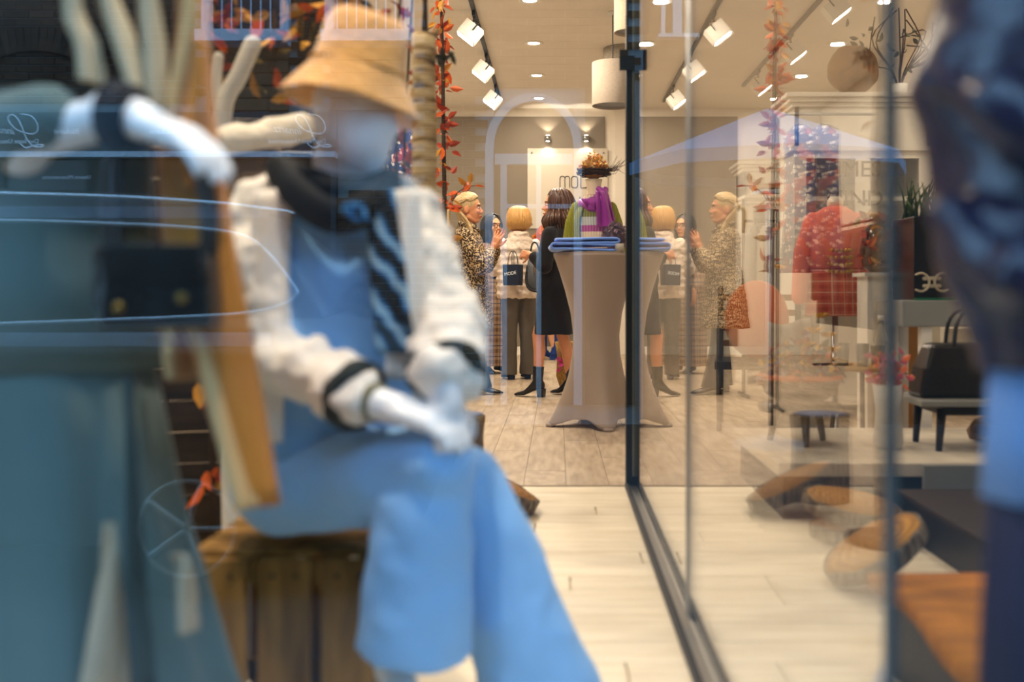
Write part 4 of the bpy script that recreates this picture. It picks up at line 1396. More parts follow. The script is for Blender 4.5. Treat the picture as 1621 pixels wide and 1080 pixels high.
MB().ell((0, 0, 0.1), (0.075, 0.075, 0.075)).build('flower_head', mat('mauve flower core', '#4d3c46', 0.9), hy)
# small candle glass
cd = thing('candle_glass', 'small pale candle glass on the bar table between blanket and hydrangea', 'candle', (tx + 0.135, ty - 0.215, 1.107))
MB().lathe([(0.025, 0), (0.028, 0.05), (0.026, 0.05), (0.023, 0.004)], n=18).build('glass', mat('frosted glass', '#e6e0da', 0.3, trans=0.5), cd)
MB().lathe([(0.022, 0.005), (0.022, 0.035), (0.003, 0.036)], n=14).build('wax', mat('white wax', '#f1e9d8', 0.5), cd)

# ------------------------------------------------------------------ bust with nest hat
BX, BY = (940 - VX) / 229, 6.99
bu = thing('bust_mannequin', 'headless bust in a green cardigan, striped knit and purple scarf behind the bar table', 'mannequin', (BX, BY, 0))
IVORY = mat('ivory mannequin', '#e9d9c0', 0.4, 0.4, amt=0.02)
MB().lathe([(0.17, 0), (0.17, 0.015), (0.02, 0.03), (0.016, 1.05)], n=24).build('stand', STEEL, bu)
MB().loft([(1.38, 0, 0, 0.10, 0.08), (1.46, 0, 0, 0.075, 0.06), (1.52, 0, 0, 0.045, 0.045), (1.56, 0, 0, 0.045, 0.045), (1.60, 0, 0, 0.052, 0.05), (1.635, 0, 0, 0.06, 0.058)], 24).build('neck', IVORY, bu)
MB().loft([(1.03, 0, 0, 0.12, 0.1, 0.02, 9, 0), (1.15, 0, 0, 0.115, 0.1), (1.30, 0, 0, 0.125, 0.11), (1.42, 0, 0, 0.12, 0.09), (1.48, 0, 0, 0.09, 0.07), (1.53, 0, 0, 0.06, 0.055)], 40).build('striped_jumper', STRIPES, bu)
cg = MB()
for s in (-1, 1):
    def fc(u, v, s=s):
        # u: from the front edge round to the back, v: from the hem up
        z = 1.02 + 0.49 * v
        w = 0.155 if v < 0.65 else 0.155 - 0.12 * ((v - 0.65) / 0.35) ** 1.6
        a = math.radians(-50 + 140 * u) if s > 0 else math.radians(230 - 140 * u)
        dr = 1.0 + 0.02 * math.sin(18 * u)
        return Vector((w * math.cos(a) * dr * (1.0), 0.118 * math.sin(a) * dr * (w / 0.155) ** 0.5, z))
    cg.sheet(fc, 20, 16, 0.014)
    cg.tube([(s * 0.12, 0, 1.44), (s * 0.15, -0.01, 1.33), (s * 0.172, -0.015, 1.16), (s * 0.18, -0.02, 0.98)], [0.042, 0.05, 0.052, 0.054], 14)
cg.build('cardigan', KNIT_OLIVE, bu, voxel=0.007, sm=1)
PURP = mat('purple satin scarf', '#9a2aa0', 0.4, 0.4, nz=6, amt=0.12, sheen=0.3)
sc_ = MB()
for k, (rr_, zz, tilt) in enumerate(((0.080, 1.50, 0.12), (0.092, 1.465, -0.1), (0.075, 1.535, 0.15))):
    P = []
    for j in range(25):
        a = 2 * PI * j / 24
        P.append(Vector((rr_ * math.cos(a), 0.9 * rr_ * math.sin(a) - 0.01, zz + tilt * 0.3 * math.cos(a) - 0.022 * (1 - math.sin(a)) * 0.9)))
    sc_.tube(P, [0.023 + 0.005 * math.sin(j * 1.9 + k) for j in range(25)], 10)
def drape(x0, x1, ztop, zbot, w0, w1, ybase, ph):
    def f(u, v):
        x = x0 + (x1 - x0) * v + (w0 + (w1 - w0) * v) * (u - 0.5)
        return Vector((x, ybase - 0.012 * math.sin(u * 9 + ph + v * 1.5) - 0.012 * math.sin(v * 5), ztop + (zbot - ztop) * v))
    sc_.sheet(f, 22, 18, 0.012)
drape(0.035, 0.075, 1.54, 1.30, 0.05, 0.115, -0.135, 0.4)
drape(0.06, 0.09, 1.55, 1.34, 0.05, 0.10, -0.115, 2.4)
drape(-0.01, 0.0, 1.49, 1.42, 0.16, 0.08, -0.112, 2.0)
sc_.tube([(0.03, -0.10, 1.56), (0.06, -0.105, 1.535), (0.05, -0.125, 1.49)], [0.02, 0.03, 0.028], 10)
sc_.build('scarf', PURP, bu)
nest = thing('nest_hat', 'twig nest hat heaped with dried orange flowers on the ivory bust', 'hat', (BX, BY, 1.662))
tw = MB()
rr = random.Random(9)
for k in range(230):
    a = rr.uniform(0, 2 * PI)
    da = rr.uniform(0.5, 1.2)
    r0 = rr.uniform(0.065, 0.112)
    z0 = rr.uniform(0.0, 0.045)
    P = [Vector((r0 * math.cos(a + da * t) * (1 + 0.1 * rr.random()), r0 * math.sin(a + da * t), z0 + rr.uniform(-0.006, 0.006))) for t in (0, 0.33, 0.66, 1)]
    tw.tube(P, [0.003, 0.0028, 0.0025, 0.0012], 5, round_ends=False)
for k in range(26):
    a = rr.uniform(-0.9, 0.7)
    tw.tube([(0.09 * math.cos(a), 0.09 * math.sin(a), 0.03), (0.15 * math.cos(a), 0.15 * math.sin(a), 0.04 + rr.uniform(-0.03, 0.03)), (rr.uniform(0.17, 0.25) * math.cos(a), 0.19 * math.sin(a), 0.05 + rr.uniform(-0.05, 0.08))], [0.002, 0.0014, 0.0008], 4, round_ends=False)
tw.build('twigs', mat('dark twigs', '#3c2614', 0.9, amt=0.3), nest, kind='stuff')
MB().lathe([(0.02, 0.004), (0.075, 0.004), (0.085, 0.02), (0.02, 0.03)], n=20).build('nest_base', mat('dark nest', '#241509', 0.95), nest)
petm = MB()
petm.add([(0, 0, 0), (0.014, 0.011, 0.006), (0.03, 0.004, 0.0), (0.014, -0.011, 0.004), (0.013, 0, -0.004)], [(0, 3, 2, 1), (0, 1, 4), (1, 2, 4), (2, 3, 4), (3, 0, 4)])
pets = [petm.mesh('dried_petal', mat('dried petal ' + n_, c_, 0.8, amt=0.2, rnd=0.3), False) for n_, c_ in (('ochre', '#e0a348'), ('straw', '#efcf8c'), ('rust', '#d96a32'), ('amber', '#cf8c34'))]
for k in range(295):
    a, r_ = rr.uniform(0, 2 * PI), 0.102 * math.sqrt(rr.random())
    z = 0.045 + 0.115 * (1 - (r_ / 0.105) ** 2) * rr.uniform(0.3, 1.0)
    inst(pets[rr.choice((0, 0, 1, 1, 2, 3))], 'dried_petal', nest, (r_ * math.cos(a), r_ * math.sin(a), z), (rr.uniform(0, 6.3), rr.uniform(-1.2, 0.2), rr.uniform(0, 6.3)), (rr.uniform(0.55, 0.95),) * 3)
MB().ell((0, 0, 0.05), (0.085, 0.085, 0.075)).build('flower_core', mat('dry ochre core', '#8a5c22', 0.9), nest)

# pink flower basket on the floor behind the bar table
fb = thing('flower_basket', 'straw basket of pink flowers on the floor behind the bar table', 'basket', (0.13, 8.9, 0))
MB().lathe([(0.10, 0), (0.14, 0.12), (0.13, 0.3), (0.15, 0.42), (0.14, 0.42), (0.02, 0.3)], n=22).build('basket', mat('straw weave', '#a98443', 0.9, nz=50, amt=0.4, bump=0.5), fb)
rr = random.Random(14)
pk = petm.mesh('petal', mat('magenta petal', '#d63a9a', 0.7, rnd=0.3), False)
for k in range(70):
    a = rr.uniform(0, 2 * PI)
    inst(pk, 'petal', fb, (0.0 + 0.13 * math.cos(a) * rr.random() ** 0.4, -0.1 + 0.06 * math.sin(a), 0.16 + rr.uniform(0, 0.2)), (rr.uniform(0, 6), rr.uniform(-1, 1), rr.uniform(0, 6)), (1.9,) * 3)

# ------------------------------------------------------------------ seated mannequin in the window
SY = 1.82
def S(px, py, dy=0.0):
    return at(px, py, SY + dy)
ps = SY / FPX
MQ = mat('white mannequin skin', '#eef0f2', 0.35, 0.4, amt=0.02)
sm_ = thing('seated_mannequin', 'seated white mannequin in a tan bucket hat, cream jacket and pale blue trousers', 'mannequin', S(520, 840, 0.1))
b_ = MB()
b_.ell(S(558, 168), (0.072, 0.08, 0.105), Euler((0, 0.18, 0)))
b_.ell(S(572, 205, -0.01), (0.062, 0.06, 0.078), Euler((0, 0.2, 0)))
b_.cap(S(613, 190, -0.02), 0.012, S(620, 205, -0.02), 0.014)
b_.cap(S(585, 258, -0.01), 0.028, S(592, 240, -0.01), 0.03)
b_.cap(S(540, 240, 0.03), 0.05, S(535, 330, 0.05), 0.055)
b_.loft([(S(0, 720).z, S(515, 0).x, SY + 0.06, 0.14, 0.10), (S(0, 560).z, S(520, 0).x, SY + 0.06, 0.11, 0.085), (S(0, 420).z, S(530, 0).x, SY + 0.06, 0.125, 0.09),
         (S(0, 330).z, S(530, 0).x, SY + 0.06, 0.12, 0.075), (S(0, 300).z, S(532, 0).x, SY + 0.06, 0.07, 0.055)], 28)
# arms
b_.cap(S(430, 340, 0.03), 0.045, S(440, 550, -0.02), 0.036).cap(S(440, 550, -0.02), 0.036, S(600, 640, -0.2), 0.028)
b_.cap(S(625, 335, 0.06), 0.045, S(715, 520, -0.02), 0.036).cap(S(715, 520, -0.02), 0.036, S(705, 615, -0.2), 0.028)
hand(b_, S(610, 643, -0.2), S(690, 665, -0.22) - S(610, 643, -0.2), Vector((0, 0.3, -1)), 1, 0.5, 0.1)
hand(b_, S(706, 622, -0.2), S(718, 720, -0.21) - S(706, 622, -0.2), Vector((-0.6, 0.6, -0.2)), 1, 0.3, 0.12)
# legs
b_.cap(S(470, 770, 0.03), 0.08, S(690, 735, -0.17), 0.058).tube([S(690, 735, -0.17), S(665, 880, -0.14), S(622, 1060, -0.08)], [0.056, 0.05, 0.033], 14)
b_.cap(S(622, 1060, -0.08), 0.033, S(650, 1120, -0.16), 0.028)
b_.cap(S(500, 772, 0.12), 0.07, S(745, 765, 0.02), 0.058).tube([S(745, 765, 0.02), S(800, 920, 0.0), S(850, 1150, 0.05)], [0.056, 0.05, 0.034], 14)
b_.cap(S(850, 1150, 0.05), 0.034, S(900, 1190, -0.05), 0.026)
b_.build('body', MQ, sm_, world=True, voxel=0.006, sm=4)
SWEAT = mat('blue fine knit', '#80bcff', 0.8, 0.2, nz=6, amt=0.08, sheen=0.2)
sw = MB()
sw.loft([(S(0, 730).z, S(515, 0).x, SY + 0.045, 0.158, 0.125, 0.02, 6, 0), (S(0, 600).z, S(525, 0).x, SY + 0.045, 0.135, 0.115), (S(0, 450).z, S(535, 0).x, SY + 0.045, 0.14, 0.118),
         (S(0, 360).z, S(535, 0).x, SY + 0.05, 0.13, 0.10), (S(0, 325).z, S(535, 0).x, SY + 0.055, 0.085, 0.075), (S(0, 308).z, S(537, 0).x, SY + 0.055, 0.06, 0.06)], 40)
sw.build('jumper', SWEAT, sm_, world=True, disp=(0.012, 0.1))
CREAM = mat('cream coat cloth', '#ece5da', 0.75, 0.25, nz=6, amt=0.05, sheen=0.15)
jk = MB()
jk.loft([(S(0, 750).z, S(500, 0).x, SY + 0.10, 0.185, 0.135, 0.03, 5, 0), (S(0, 600).z, S(515, 0).x, SY + 0.10, 0.165, 0.12), (S(0, 450).z, S(528, 0).x, SY + 0.10, 0.17, 0.115),
         (S(0, 350).z, S(530, 0).x, SY + 0.095, 0.165, 0.10), (S(0, 300).z, S(532, 0).x, SY + 0.09, 0.13, 0.075), (S(0, 280).z, S(534, 0).x, SY + 0.085, 0.09, 0.06)], 40)
def puffy(P, r0, r1, n, amp):
    Q = []
    for i in range(n + 1):
        t = i / n * (len(P) - 1)
        k = min(int(t), len(P) - 2)
        Q.append(P[k].lerp(P[k + 1], t - k))
    jk.tube(Q, [(r0 + (r1 - r0) * i / n) * (1 + amp * (1 if i % 2 else -1)) for i in range(n + 1)], 22)
puffy([S(425, 330, 0.03), S(415, 440, -0.01), S(440, 560, -0.03), S(560, 625, -0.17)], 0.068, 0.055, 16, 0.05)
puffy([S(628, 325, 0.06), S(672, 420, 0.0), S(712, 510, -0.05), S(706, 585, -0.16)], 0.066, 0.062, 15, 0.06)
jk.build('jacket', CREAM, sm_, world=True, voxel=0.008, sm=2, disp=(0.042, 0.065))
# dark shawl collar and patterned scarf hanging inside the jacket
def _scarfprint(nt, v):
    n = nd(nt, 'ShaderNodeTexWave')
    n.inputs['Scale'].default_value = 7
    n.inputs['Distortion'].default_value = 6
    n.inputs['Detail'].default_value = 3
    mp = nd(nt, 'ShaderNodeMapping')
    mp.inputs['Rotation'].default_value = (0, 0.7, 0)
    nt.links.new(v, mp.inputs[0])
    nt.links.new(mp.outputs[0], n.inputs['Vector'])
    r = ramp(nt, [(0.35, lin('#0d161d')), (0.6, lin('#1f4a70')), (0.8, lin('#2f7fc0')), (0.93, lin('#8fb0c0'))])
    nt.links.new(n.outputs['Fac'], r.inputs[0])
    return r.outputs[0], None
DK = pattern_mat('dark teal print', 0.7, _scarfprint)
cl = MB()
cl.tube(spline([S(440, 268, -0.03), S(470, 306, -0.085), S(525, 342, -0.115), S(580, 330, -0.10), S(615, 296, -0.04)]), 0.033, 12, flat=0.6)
cl.tube(spline([S(452, 268, 0.02), S(520, 296, -0.07), S(575, 300, -0.06), S(615, 285, 0.01)]), 0.024, 12)
cl.build('shawl_collar', mat('black knit collar', '#0f1216', 0.8), sm_, world=True)
def hang(x0, y0, x1, y1, w0, w1, dy0, dy1, mtl, name, th=0.008, wob=0.006):
    def f(u, v):
        px = x0 + (x1 - x0) * v + (w0 + (w1 - w0) * v) * (u - 0.5)
        p = S(px, y0 + (y1 - y0) * v, dy0 + (dy1 - dy0) * v)
        p.y += wob * math.sin(u * 7 + v * 6)
        return p
    return MB().sheet(f, 10, 20, th).build(name, mtl, sm_, world=True)
hang(600, 300, 628, 560, 46, 62, -0.09, -0.12, DK, 'printed_scarf')
hang(545, 322, 575, 350, 60, 20, -0.13, -0.125, mat('teal lapel', '#2f74ad', 0.7), 'collar_tip')
hang(640, 300, 650, 600, 44, 78, -0.075, -0.11, CREAM, 'jacket_front')
hang(430, 300, 412, 700, 60, 70, -0.06, -0.07, CREAM, 'jacket_front')
# cuffs
FUR = mat('dark plaid cuff lining', '#2a2f2c', 0.9, nz=30, amt=0.7)
def torus(c, ax, R_, r_, name, mtl):
    ax = Vector(ax).normalized()
    u = ax.orthogonal().normalized()
    v = ax.cross(u)
    P = [Vector(c) + (u * math.cos(2 * PI * k / 20) + v * math.sin(2 * PI * k / 20)) * R_ for k in range(21)]
    return MB().tube(P, r_, 10).wob(0.006, 40).build(name, mtl, sm_, world=True)
d1 = S(600, 640, -0.2) - S(520, 600, -0.12)
torus(S(562, 627, -0.17), d1, 0.045, 0.017, 'cuff', FUR)
MB().tube([S(560, 626, -0.168), S(600, 640, -0.2)], [0.034, 0.032], 14, round_ends=False).build('glove_band', mat('olive leather', '#6f6a4a', 0.5), sm_, world=True)
torus(S(706, 590, -0.165), S(706, 620, -0.2) - S(708, 570, -0.14), 0.05, 0.018, 'cuff', FUR)
MB().tube([S(706, 590, -0.165), S(706, 612, -0.195)], [0.034, 0.031], 14, round_ends=False).build('glove_band', MATS['olive leather'], sm_, world=True)
# trousers
PALEB = mat('pale blue trouser cloth', '#8fc4fa', 0.75, 0.25, nz=5, amt=0.06, sheen=0.2)
tr = MB()
tr.ell(S(480, 765, 0.08), (0.14, 0.12, 0.085))
tr.tube([S(450, 768, 0.03), S(570, 752, -0.06), S(690, 738, -0.17)], [0.09, 0.088, 0.07], 20)
tr.tube([S(690, 740, -0.17), S(668, 800, -0.17), S(664, 880, -0.15), S(660, 960, -0.13), S(656, 1028, -0.11)], [0.072, 0.08, 0.088, 0.096, 0.104], 24, flat=0.75, up=(1, 0, 0), round_ends=False)
tr.tube([S(500, 772, 0.12), S(620, 768, 0.06), S(742, 768, 0.0)], [0.08, 0.078, 0.07], 20)
tr.tube([S(742, 768, 0.0), S(770, 850, 0.0), S(808, 960, 0.0), S(850, 1080, 0.02), S(872, 1150, 0.03)], [0.074, 0.08, 0.092, 0.106, 0.112], 24, flat=0.75, up=(1, 0, 0), round_ends=False)
tr.build('trousers', PALEB, sm_, world=True, voxel=0.008, sm=4, disp=(0.02, 0.12))
MB().ell(S(648, 1122, -0.16), (0.05, 0.07, 0.028)).ell(S(895, 1192, -0.05), (0.05, 0.07, 0.028)).build('shoes', MATS['black leather'], sm_, world=True, voxel=0.008)
# bucket hat
ht = thing('bucket_hat', 'tan teddy bucket hat on the seated mannequin', 'hat', S(566, 118, 0.0))
prof = [(0.004, 0.128), (0.05, 0.126), (0.074, 0.116), (0.086, 0.095), (0.091, 0.06), (0.095, 0.02), (0.10, 0.0), (0.118, -0.03), (0.138, -0.062), (0.142, -0.068),
        (0.139, -0.072), (0.116, -0.038), (0.097, -0.006), (0.088, 0.02), (0.083, 0.06), (0.07, 0.10), (0.004, 0.118)]
mb = MB().lathe(prof, n=56)
xf(mb, Matrix.Scale(0.88, 4) @ Matrix.Rotation(math.radians(12), 4, 'Y') @ Matrix.Rotation(math.radians(-4), 4, 'X'))
mb.wob(0.006, 16)
TEDDY = mat('tan teddy fleece', '#e0a860', 0.95, 0.1, nz=14, amt=0.18, sheen=0.6, bump=0.8, bsc=90)
mb.build('hat_body', TEDDY, ht)
P = [0.88 * (Matrix.Rotation(math.radians(12), 3, 'Y') @ Vector((0.0975 * math.cos(2 * PI * k / 32), 0.0975 * math.sin(2 * PI * k / 32), 0.012))) for k in range(33)]
MB().tube(P, 0.004, 6).build('seam', mat('tan seam', '#b98a4e', 0.9), ht)

# ------------------------------------------------------------------ crate under the seated figure
cr = thing('wooden_crate', 'weathered wooden crate with upright slats under the seated mannequin', 'crate', (S(450, 0).x, SY + 0.17, 0))
CRW = wood('weathered crate wood', '#a57c42', '#6b4c24', (9, 9, 1.2), 0.75, 0.12)
W_, D_, H_ = 0.34, 0.34, 0.372
for k in range(3):
    x = -W_ / 2 + 0.055 + k * (W_ - 0.11) / 2
    for y in (-D_ / 2, D_ / 2):
        MB().bb((x - 0.047, y - 0.007, 0.0), (x + 0.047, y + 0.007, H_)).build('slat', CRW, cr, smooth=False, bevel=0.002)
    for x2 in (-W_ / 2, W_ / 2):
        MB().bb((x2 - 0.007, -D_ / 2 + 0.06 + k * 0.11 - 0.04, 0.0), (x2 + 0.007, -D_ / 2 + 0.06 + k * 0.11 + 0.04, H_)).build('slat', CRW, cr, smooth=False, bevel=0.002)
    MB().bb((-W_ / 2, -D_ / 2 + 0.008 + k * 0.11, H_), (W_ / 2, -D_ / 2 + 0.103 + k * 0.11, H_ + 0.012)).build('top_board', CRW, cr, smooth=False, bevel=0.002)
for z in (0.03, H_ - 0.05):
    for y in (-D_ / 2 + 0.016, D_ / 2 - 0.016):
        MB().bb((-W_ / 2 + 0.008, y - 0.008, z), (W_ / 2 - 0.008, y + 0.008, z + 0.045)).build('batten', CRW, cr, smooth=False)
for k in range(3):
    x = -W_ / 2 + 0.055 + k * (W_ - 0.11) / 2
    for dx in (-0.02, 0.02):
        xf(MB().lathe([(0.004, 0), (0.004, 0.003), (0.001, 0.004)], n=8), Matrix.Translation((x + dx, -D_ / 2 - 0.007, H_ - 0.03)) @ Matrix.Rotation(PI / 2, 4, 'X')).build('nail', BLACKM, cr)

# ------------------------------------------------------------------ standing mannequin at the left edge
LY = 1.46
def L(px, py, dy=0.0):
    return at(px, py, LY + dy)
st = thing('standing_mannequin', 'standing mannequin in a grey green jacket and long skirt at the left edge', 'mannequin', (L(60, 0).x, LY + 0.02, 0))
SAGE = mat('grey green wool', '#5f7472', 0.85, 0.2, nz=4, amt=0.08, sheen=0.2)
cx = L(60, 0).x
b_ = MB()
b_.loft([(0.45, cx, LY + 0.03, 0.1, 0.08), (0.85, cx, LY + 0.03, 0.12, 0.09), (1.05, cx, LY + 0.03, 0.10, 0.08), (1.3, cx, LY + 0.03, 0.12, 0.085), (1.42, cx, LY + 0.03, 0.11, 0.07), (1.46, cx, LY + 0.03, 0.05, 0.05), (1.55, cx, LY + 0.03, 0.045, 0.045)], 24)
b_.ell((cx, LY + 0.02, 1.64), (0.075, 0.09, 0.11))
b_.cap((cx - 0.14, LY + 0.03, 1.4), 0.045, (cx - 0.18, LY + 0.05, 1.1), 0.036).cap((cx - 0.18, LY + 0.05, 1.1), 0.034, (cx - 0.17, LY - 0.02, 0.87), 0.026)
hand(b_, (cx - 0.17, LY - 0.02, 0.86), (0, -0.1, -1), (1, 0, 0), -1, 0.4)
b_.cap((cx + 0.13, LY + 0.03, 1.4), 0.045, L(40, 250, -0.05), 0.038).cap(L(40, 215, -0.12), 0.036, L(195, 182, -0.17), 0.027)
b_.cap(L(40, 250, -0.05), 0.037, L(40, 215, -0.12), 0.036)
hand(b_, L(205, 184, -0.17), L(285, 215, -0.18) - L(205, 184, -0.17), Vector((0, 0.2, -1)), 1, 0.5, 0.1)
for s in (-1, 1):
    b_.cap((cx + s * 0.07, LY + 0.04, 0.5), 0.06, (cx + s * 0.07, LY + 0.04, 0.07), 0.034).cap((cx + s * 0.07, LY + 0.04, 0.06), 0.03, (cx + s * 0.08, LY - 0.1, 0.03), 0.024)
b_.build('body', MQ, st, world=True, voxel=0.007, sm=3)
MB().loft([(L(0, 585).z, cx - 0.01, LY + 0.03, 0.172, 0.12, 0.012, 6, 0), (L(0, 440).z, cx, LY + 0.03, 0.150, 0.115), (L(0, 300).z, cx + 0.01, LY + 0.03, 0.14, 0.112), (1.28, cx, LY + 0.03, 0.145, 0.11), (1.40, cx, LY + 0.03, 0.13, 0.09), (1.45, cx, LY + 0.03, 0.08, 0.07)], 48).build('jacket', SAGE, st, world=True, disp=(0.012, 0.12))
MB().loft([(0.1, cx + 0.02, LY + 0.04, 0.30, 0.2, 0.05, 9, 0), (L(0, 1080).z, cx + 0.015, LY + 0.04, 0.24, 0.165, 0.045, 9, 0), (L(0, 800).z, cx, LY + 0.03, 0.19, 0.135, 0.03, 9, 0), (L(0, 560).z, cx - 0.01, LY + 0.03, 0.155, 0.11, 0.01, 9, 0), (L(0, 500).z, cx - 0.01, LY + 0.03, 0.13, 0.1)], 72).build('skirt', SAGE, st, world=True, disp=(0.012, 0.15))
TANL = mat('beige lining', '#b7a68c', 0.8)
def lsheet(pts, w, dy, mtl, name, par, th=0.008, Yb=None, nu=8):
    PT = [L(x, y, dy) for x, y in pts]
    Q = spline(PT, 6)
    n_ = len(Q) - 1
    def f(u, v):
        t = v * n_
        i = min(int(t), n_ - 1)
        p = Q[i].lerp(Q[i + 1], t - i)
        ww = w[0] + (w[1] - w[0]) * v
        return p + Vector(((u - 0.5) * ww, 0.012 * math.sin(u * 5 + v * 4), 0))
    return MB().sheet(f, nu, n_, th).build(name, mtl, par, world=True)
lsheet([(204, 600), (206, 750), (212, 900), (228, 1090)], (0.012, 0.02), -0.135, mat('dark kick pleat', '#3d4a49', 0.9), 'pleat', st)
lsheet([(178, 830), (170, 920), (168, 1000), (166, 1090)], (0.02, 0.055), -0.13, TANL, 'lining', st)
lsheet([(290, 880), (292, 930), (300, 1000)], (0.03, 0.015), -0.12, TANL, 'lining', st)
MB().tube([L(178, 180, -0.165), L(214, 186, -0.17)], [0.044, 0.040], 16, round_ends=False).build('cuff', mat('dark navy cuff', '#161d28', 0.8), st, world=True)
MB().tube([L(-60, 230, -0.06), L(10, 200, -0.12), L(78, 184, -0.15)], [0.05, 0.046, 0.042], 16).build('sleeve', SAGE, st, world=True)
MB().loft([(L(0, 150).z, cx + 0.02, LY + 0.02, 0.175, 0.14, 0.02, 7, 0), (L(0, 60).z, cx + 0.02, LY + 0.02, 0.18, 0.145, 0.03, 7, 0), (L(0, -60).z, cx + 0.02, LY + 0.03, 0.19, 0.13), (1.44, cx, LY + 0.03, 0.15, 0.1), (1.50, cx, LY + 0.03, 0.07, 0.07)], 48).build('shawl', mat('black brown shawl', '#1a1612', 0.9, amt=0.2), st, world=True)
# camel coat worn open: front panel with a lapel and folded back edge
CAMEL = mat('camel wool', '#c87f30', 0.85, 0.2, nz=7, amt=0.1, sheen=0.25)
CAMELL = mat('pale camel facing', '#dcb27a', 0.8, 0.2, amt=0.06)
rowsY = [(-80, 286, 322), (0, 284, 322), (110, 276, 328), (180, 262, 333), (250, 250, 345), (330, 256, 357), (400, 266, 367), (500, 298, 386), (650, 338, 414), (800, 384, 438)]
def edge(v):
    y = -80 + 880 * v
    for (ya, a0, a1), (yb, b0, b1) in zip(rowsY, rowsY[1:]):
        if ya <= y <= yb:
            t = (y - ya) / (yb - ya)
            return y, a0 + (b0 - a0) * t, a1 + (b1 - a1) * t
    return y, 384, 438
def coatf(u, v):
    y, l, r = edge(v)
    if u < 0.7:
        t = u / 0.7
        p = L(l + (r - l) * t, y, -0.09)
        p.y += -0.02 * math.sin(t * PI) + 0.01 * math.sin(6 * v + 3 * t)
    else:
        t = (u - 0.7) / 0.3
        p = L(r, y, -0.09)
        p = p + Vector((-0.105 * t, 0.22 * t, 0))
    return p
MB().sheet(coatf, 20, 30, 0.012).build('camel_coat', CAMEL, st, world=True)
lsheet([(300, 505), (330, 600), (360, 700), (392, 806)], (0.026, 0.022), -0.115, CAMELL, 'coat_facing', st)
lsheet([(312, 60), (306, 150), (300, 240), (325, 300)], (0.02, 0.05), -0.12, CAMEL, 'coat_lapel', st)
lsheet([(268, 520), (276, 560), (292, 600)], (0.03, 0.04), -0.06, CAMELL, 'belt_end', st)
# cream fringed scarf over the shoulder
SCF = mat('oatmeal scarf', '#c9b694', 0.85, amt=0.1)
for k, pts in enumerate((((112, -60), (112, 20), (135, 70), (146, 130)), ((150, -60), (168, 0), (196, 70), (226, 150)), ((228, -60), (232, 10), (243, 90), (250, 175)), ((296, -60), (296, 40), (290, 110), (278, 185)))):
    lsheet(pts, (0.032, 0.022), -0.15 + 0.01 * k, SCF if k != 3 else CAMELL, 'scarf_end', st)
# black handbag on the forearm
hbY = 1.31
hbag = thing('studded_handbag', 'black studded handbag hanging in front of the camel coat', 'handbag', at(256, 520, hbY), math.radians(4))
k_ = hbY / FPX
MB().rings([[Vector((sx * 88 * k_ * f_, sy * 0.035, z)) for sx, sy in ((-1, -1), (1, -1), (1, 1), (-1, 1))] for z, f_ in ((0, 0.97), (0.03, 1.0), (118 * k_, 0.92))]).build('body', LEATH, hbag, smooth=False, bevel=0.01)
MB().box((0, -0.037, 0.085), (150 * k_, 0.006, 0.045)).build('flap', LEATH, hbag, smooth=False, bevel=0.002)
for sx, z in ((-0.042, 0.028), (0.036, 0.04)):
    xf(MB().lathe([(0.007, 0), (0.006, 0.003), (0.002, 0.006)], n=14), Matrix.Translation((sx, -0.036, z)) @ Matrix.Rotation(PI / 2, 4, 'X')).build('stud', mat('aged brass', '#8a7340', 0.35, metal=1.0), hbag)
for y in (-0.02, 0.02):
    MB().tube(spline([Vector((-0.06, y, 0.09)), Vector((-0.062, y, 0.2)), Vector((-0.04, y * 0.5, 0.283)), Vector((0.0, y * 0.5, 0.275)), Vector((0.055, y, 0.19)), Vector((0.06, y, 0.09))]), 0.007, 8).build('handle', LEATH, hbag)
MB().bb((-0.0745, -0.03, 0.025), (-0.0715, 0.03, 0.105)).build('side_clip', CHROME, hbag, smooth=False)

# ------------------------------------------------------------------ dark screen of boards behind the left display
scn = thing('board_screen', 'dark folding screen of horizontal boards behind the left mannequin', 'screen', (-1.60, 3.1, 0))
SCW = wood('dark stained board', '#3f3226', '#241c16', (1.2, 9, 9), 0.7, 0.2)
bd = MB().box((0, 0, 0), (1.0, 0.02, 0.096)).mesh('board', SCW, False)
for k in range(23):
    inst(bd, 'board', scn, (-0.28, 0.0, 0.06 + k * 0.1))
    inst(bd, 'board', scn, (0.56, 0.14, 0.06 + k * 0.1), (0, 0, 0.28), (0.72, 1, 1))
for x, y in ((-0.78, 0.02), (0.21, 0.03), (0.92, 0.26)):
    MB().bb((x - 0.02, y + 0.0, 0), (x + 0.02, y + 0.035, 2.3)).build('upright', SCW, scn, smooth=False)

# ------------------------------------------------------------------ trunk, branches, leaves
def leaf_mesh(name, m, k=1.0):
    q = MB()
    o = [(0, 0, 0), (0.016, 0.012, 0.004), (0.036, 0.014, 0.002), (0.056, 0.004, -0.006), (0.062, 0, -0.009), (0.056, -0.004, -0.006), (0.036, -0.014, 0.002), (0.016, -0.012, 0.004), (0.03, 0, -0.005)]
    top = [Vector(p) * k for p in o]
    bot = [p + Vector((0, 0, -0.0012)) for p in top]
    q.add(top + bot, [(i, (i + 1) % 8, 8) for i in range(8)] + [(9 + (i + 1) % 8, 9 + i, 17) for i in range(8)])
    return q.mesh(name, m, False)
LEAFS = [leaf_mesh('leaf', mat('autumn leaf ' + n_, c_, 0.6, 0.3, nz=20, amt=0.2, rnd=0.25)) for n_, c_ in (('orange', '#d8621f'), ('rust', '#a83a1a'), ('gold', '#d39a3a'))]
EUC = leaf_mesh('leaf', mat('eucalyptus leaf', '#4a4a38', 0.6, rnd=0.2))
GREEN = leaf_mesh('leaf', mat('olive leaf', '#6b5a2c', 0.6, rnd=0.2))
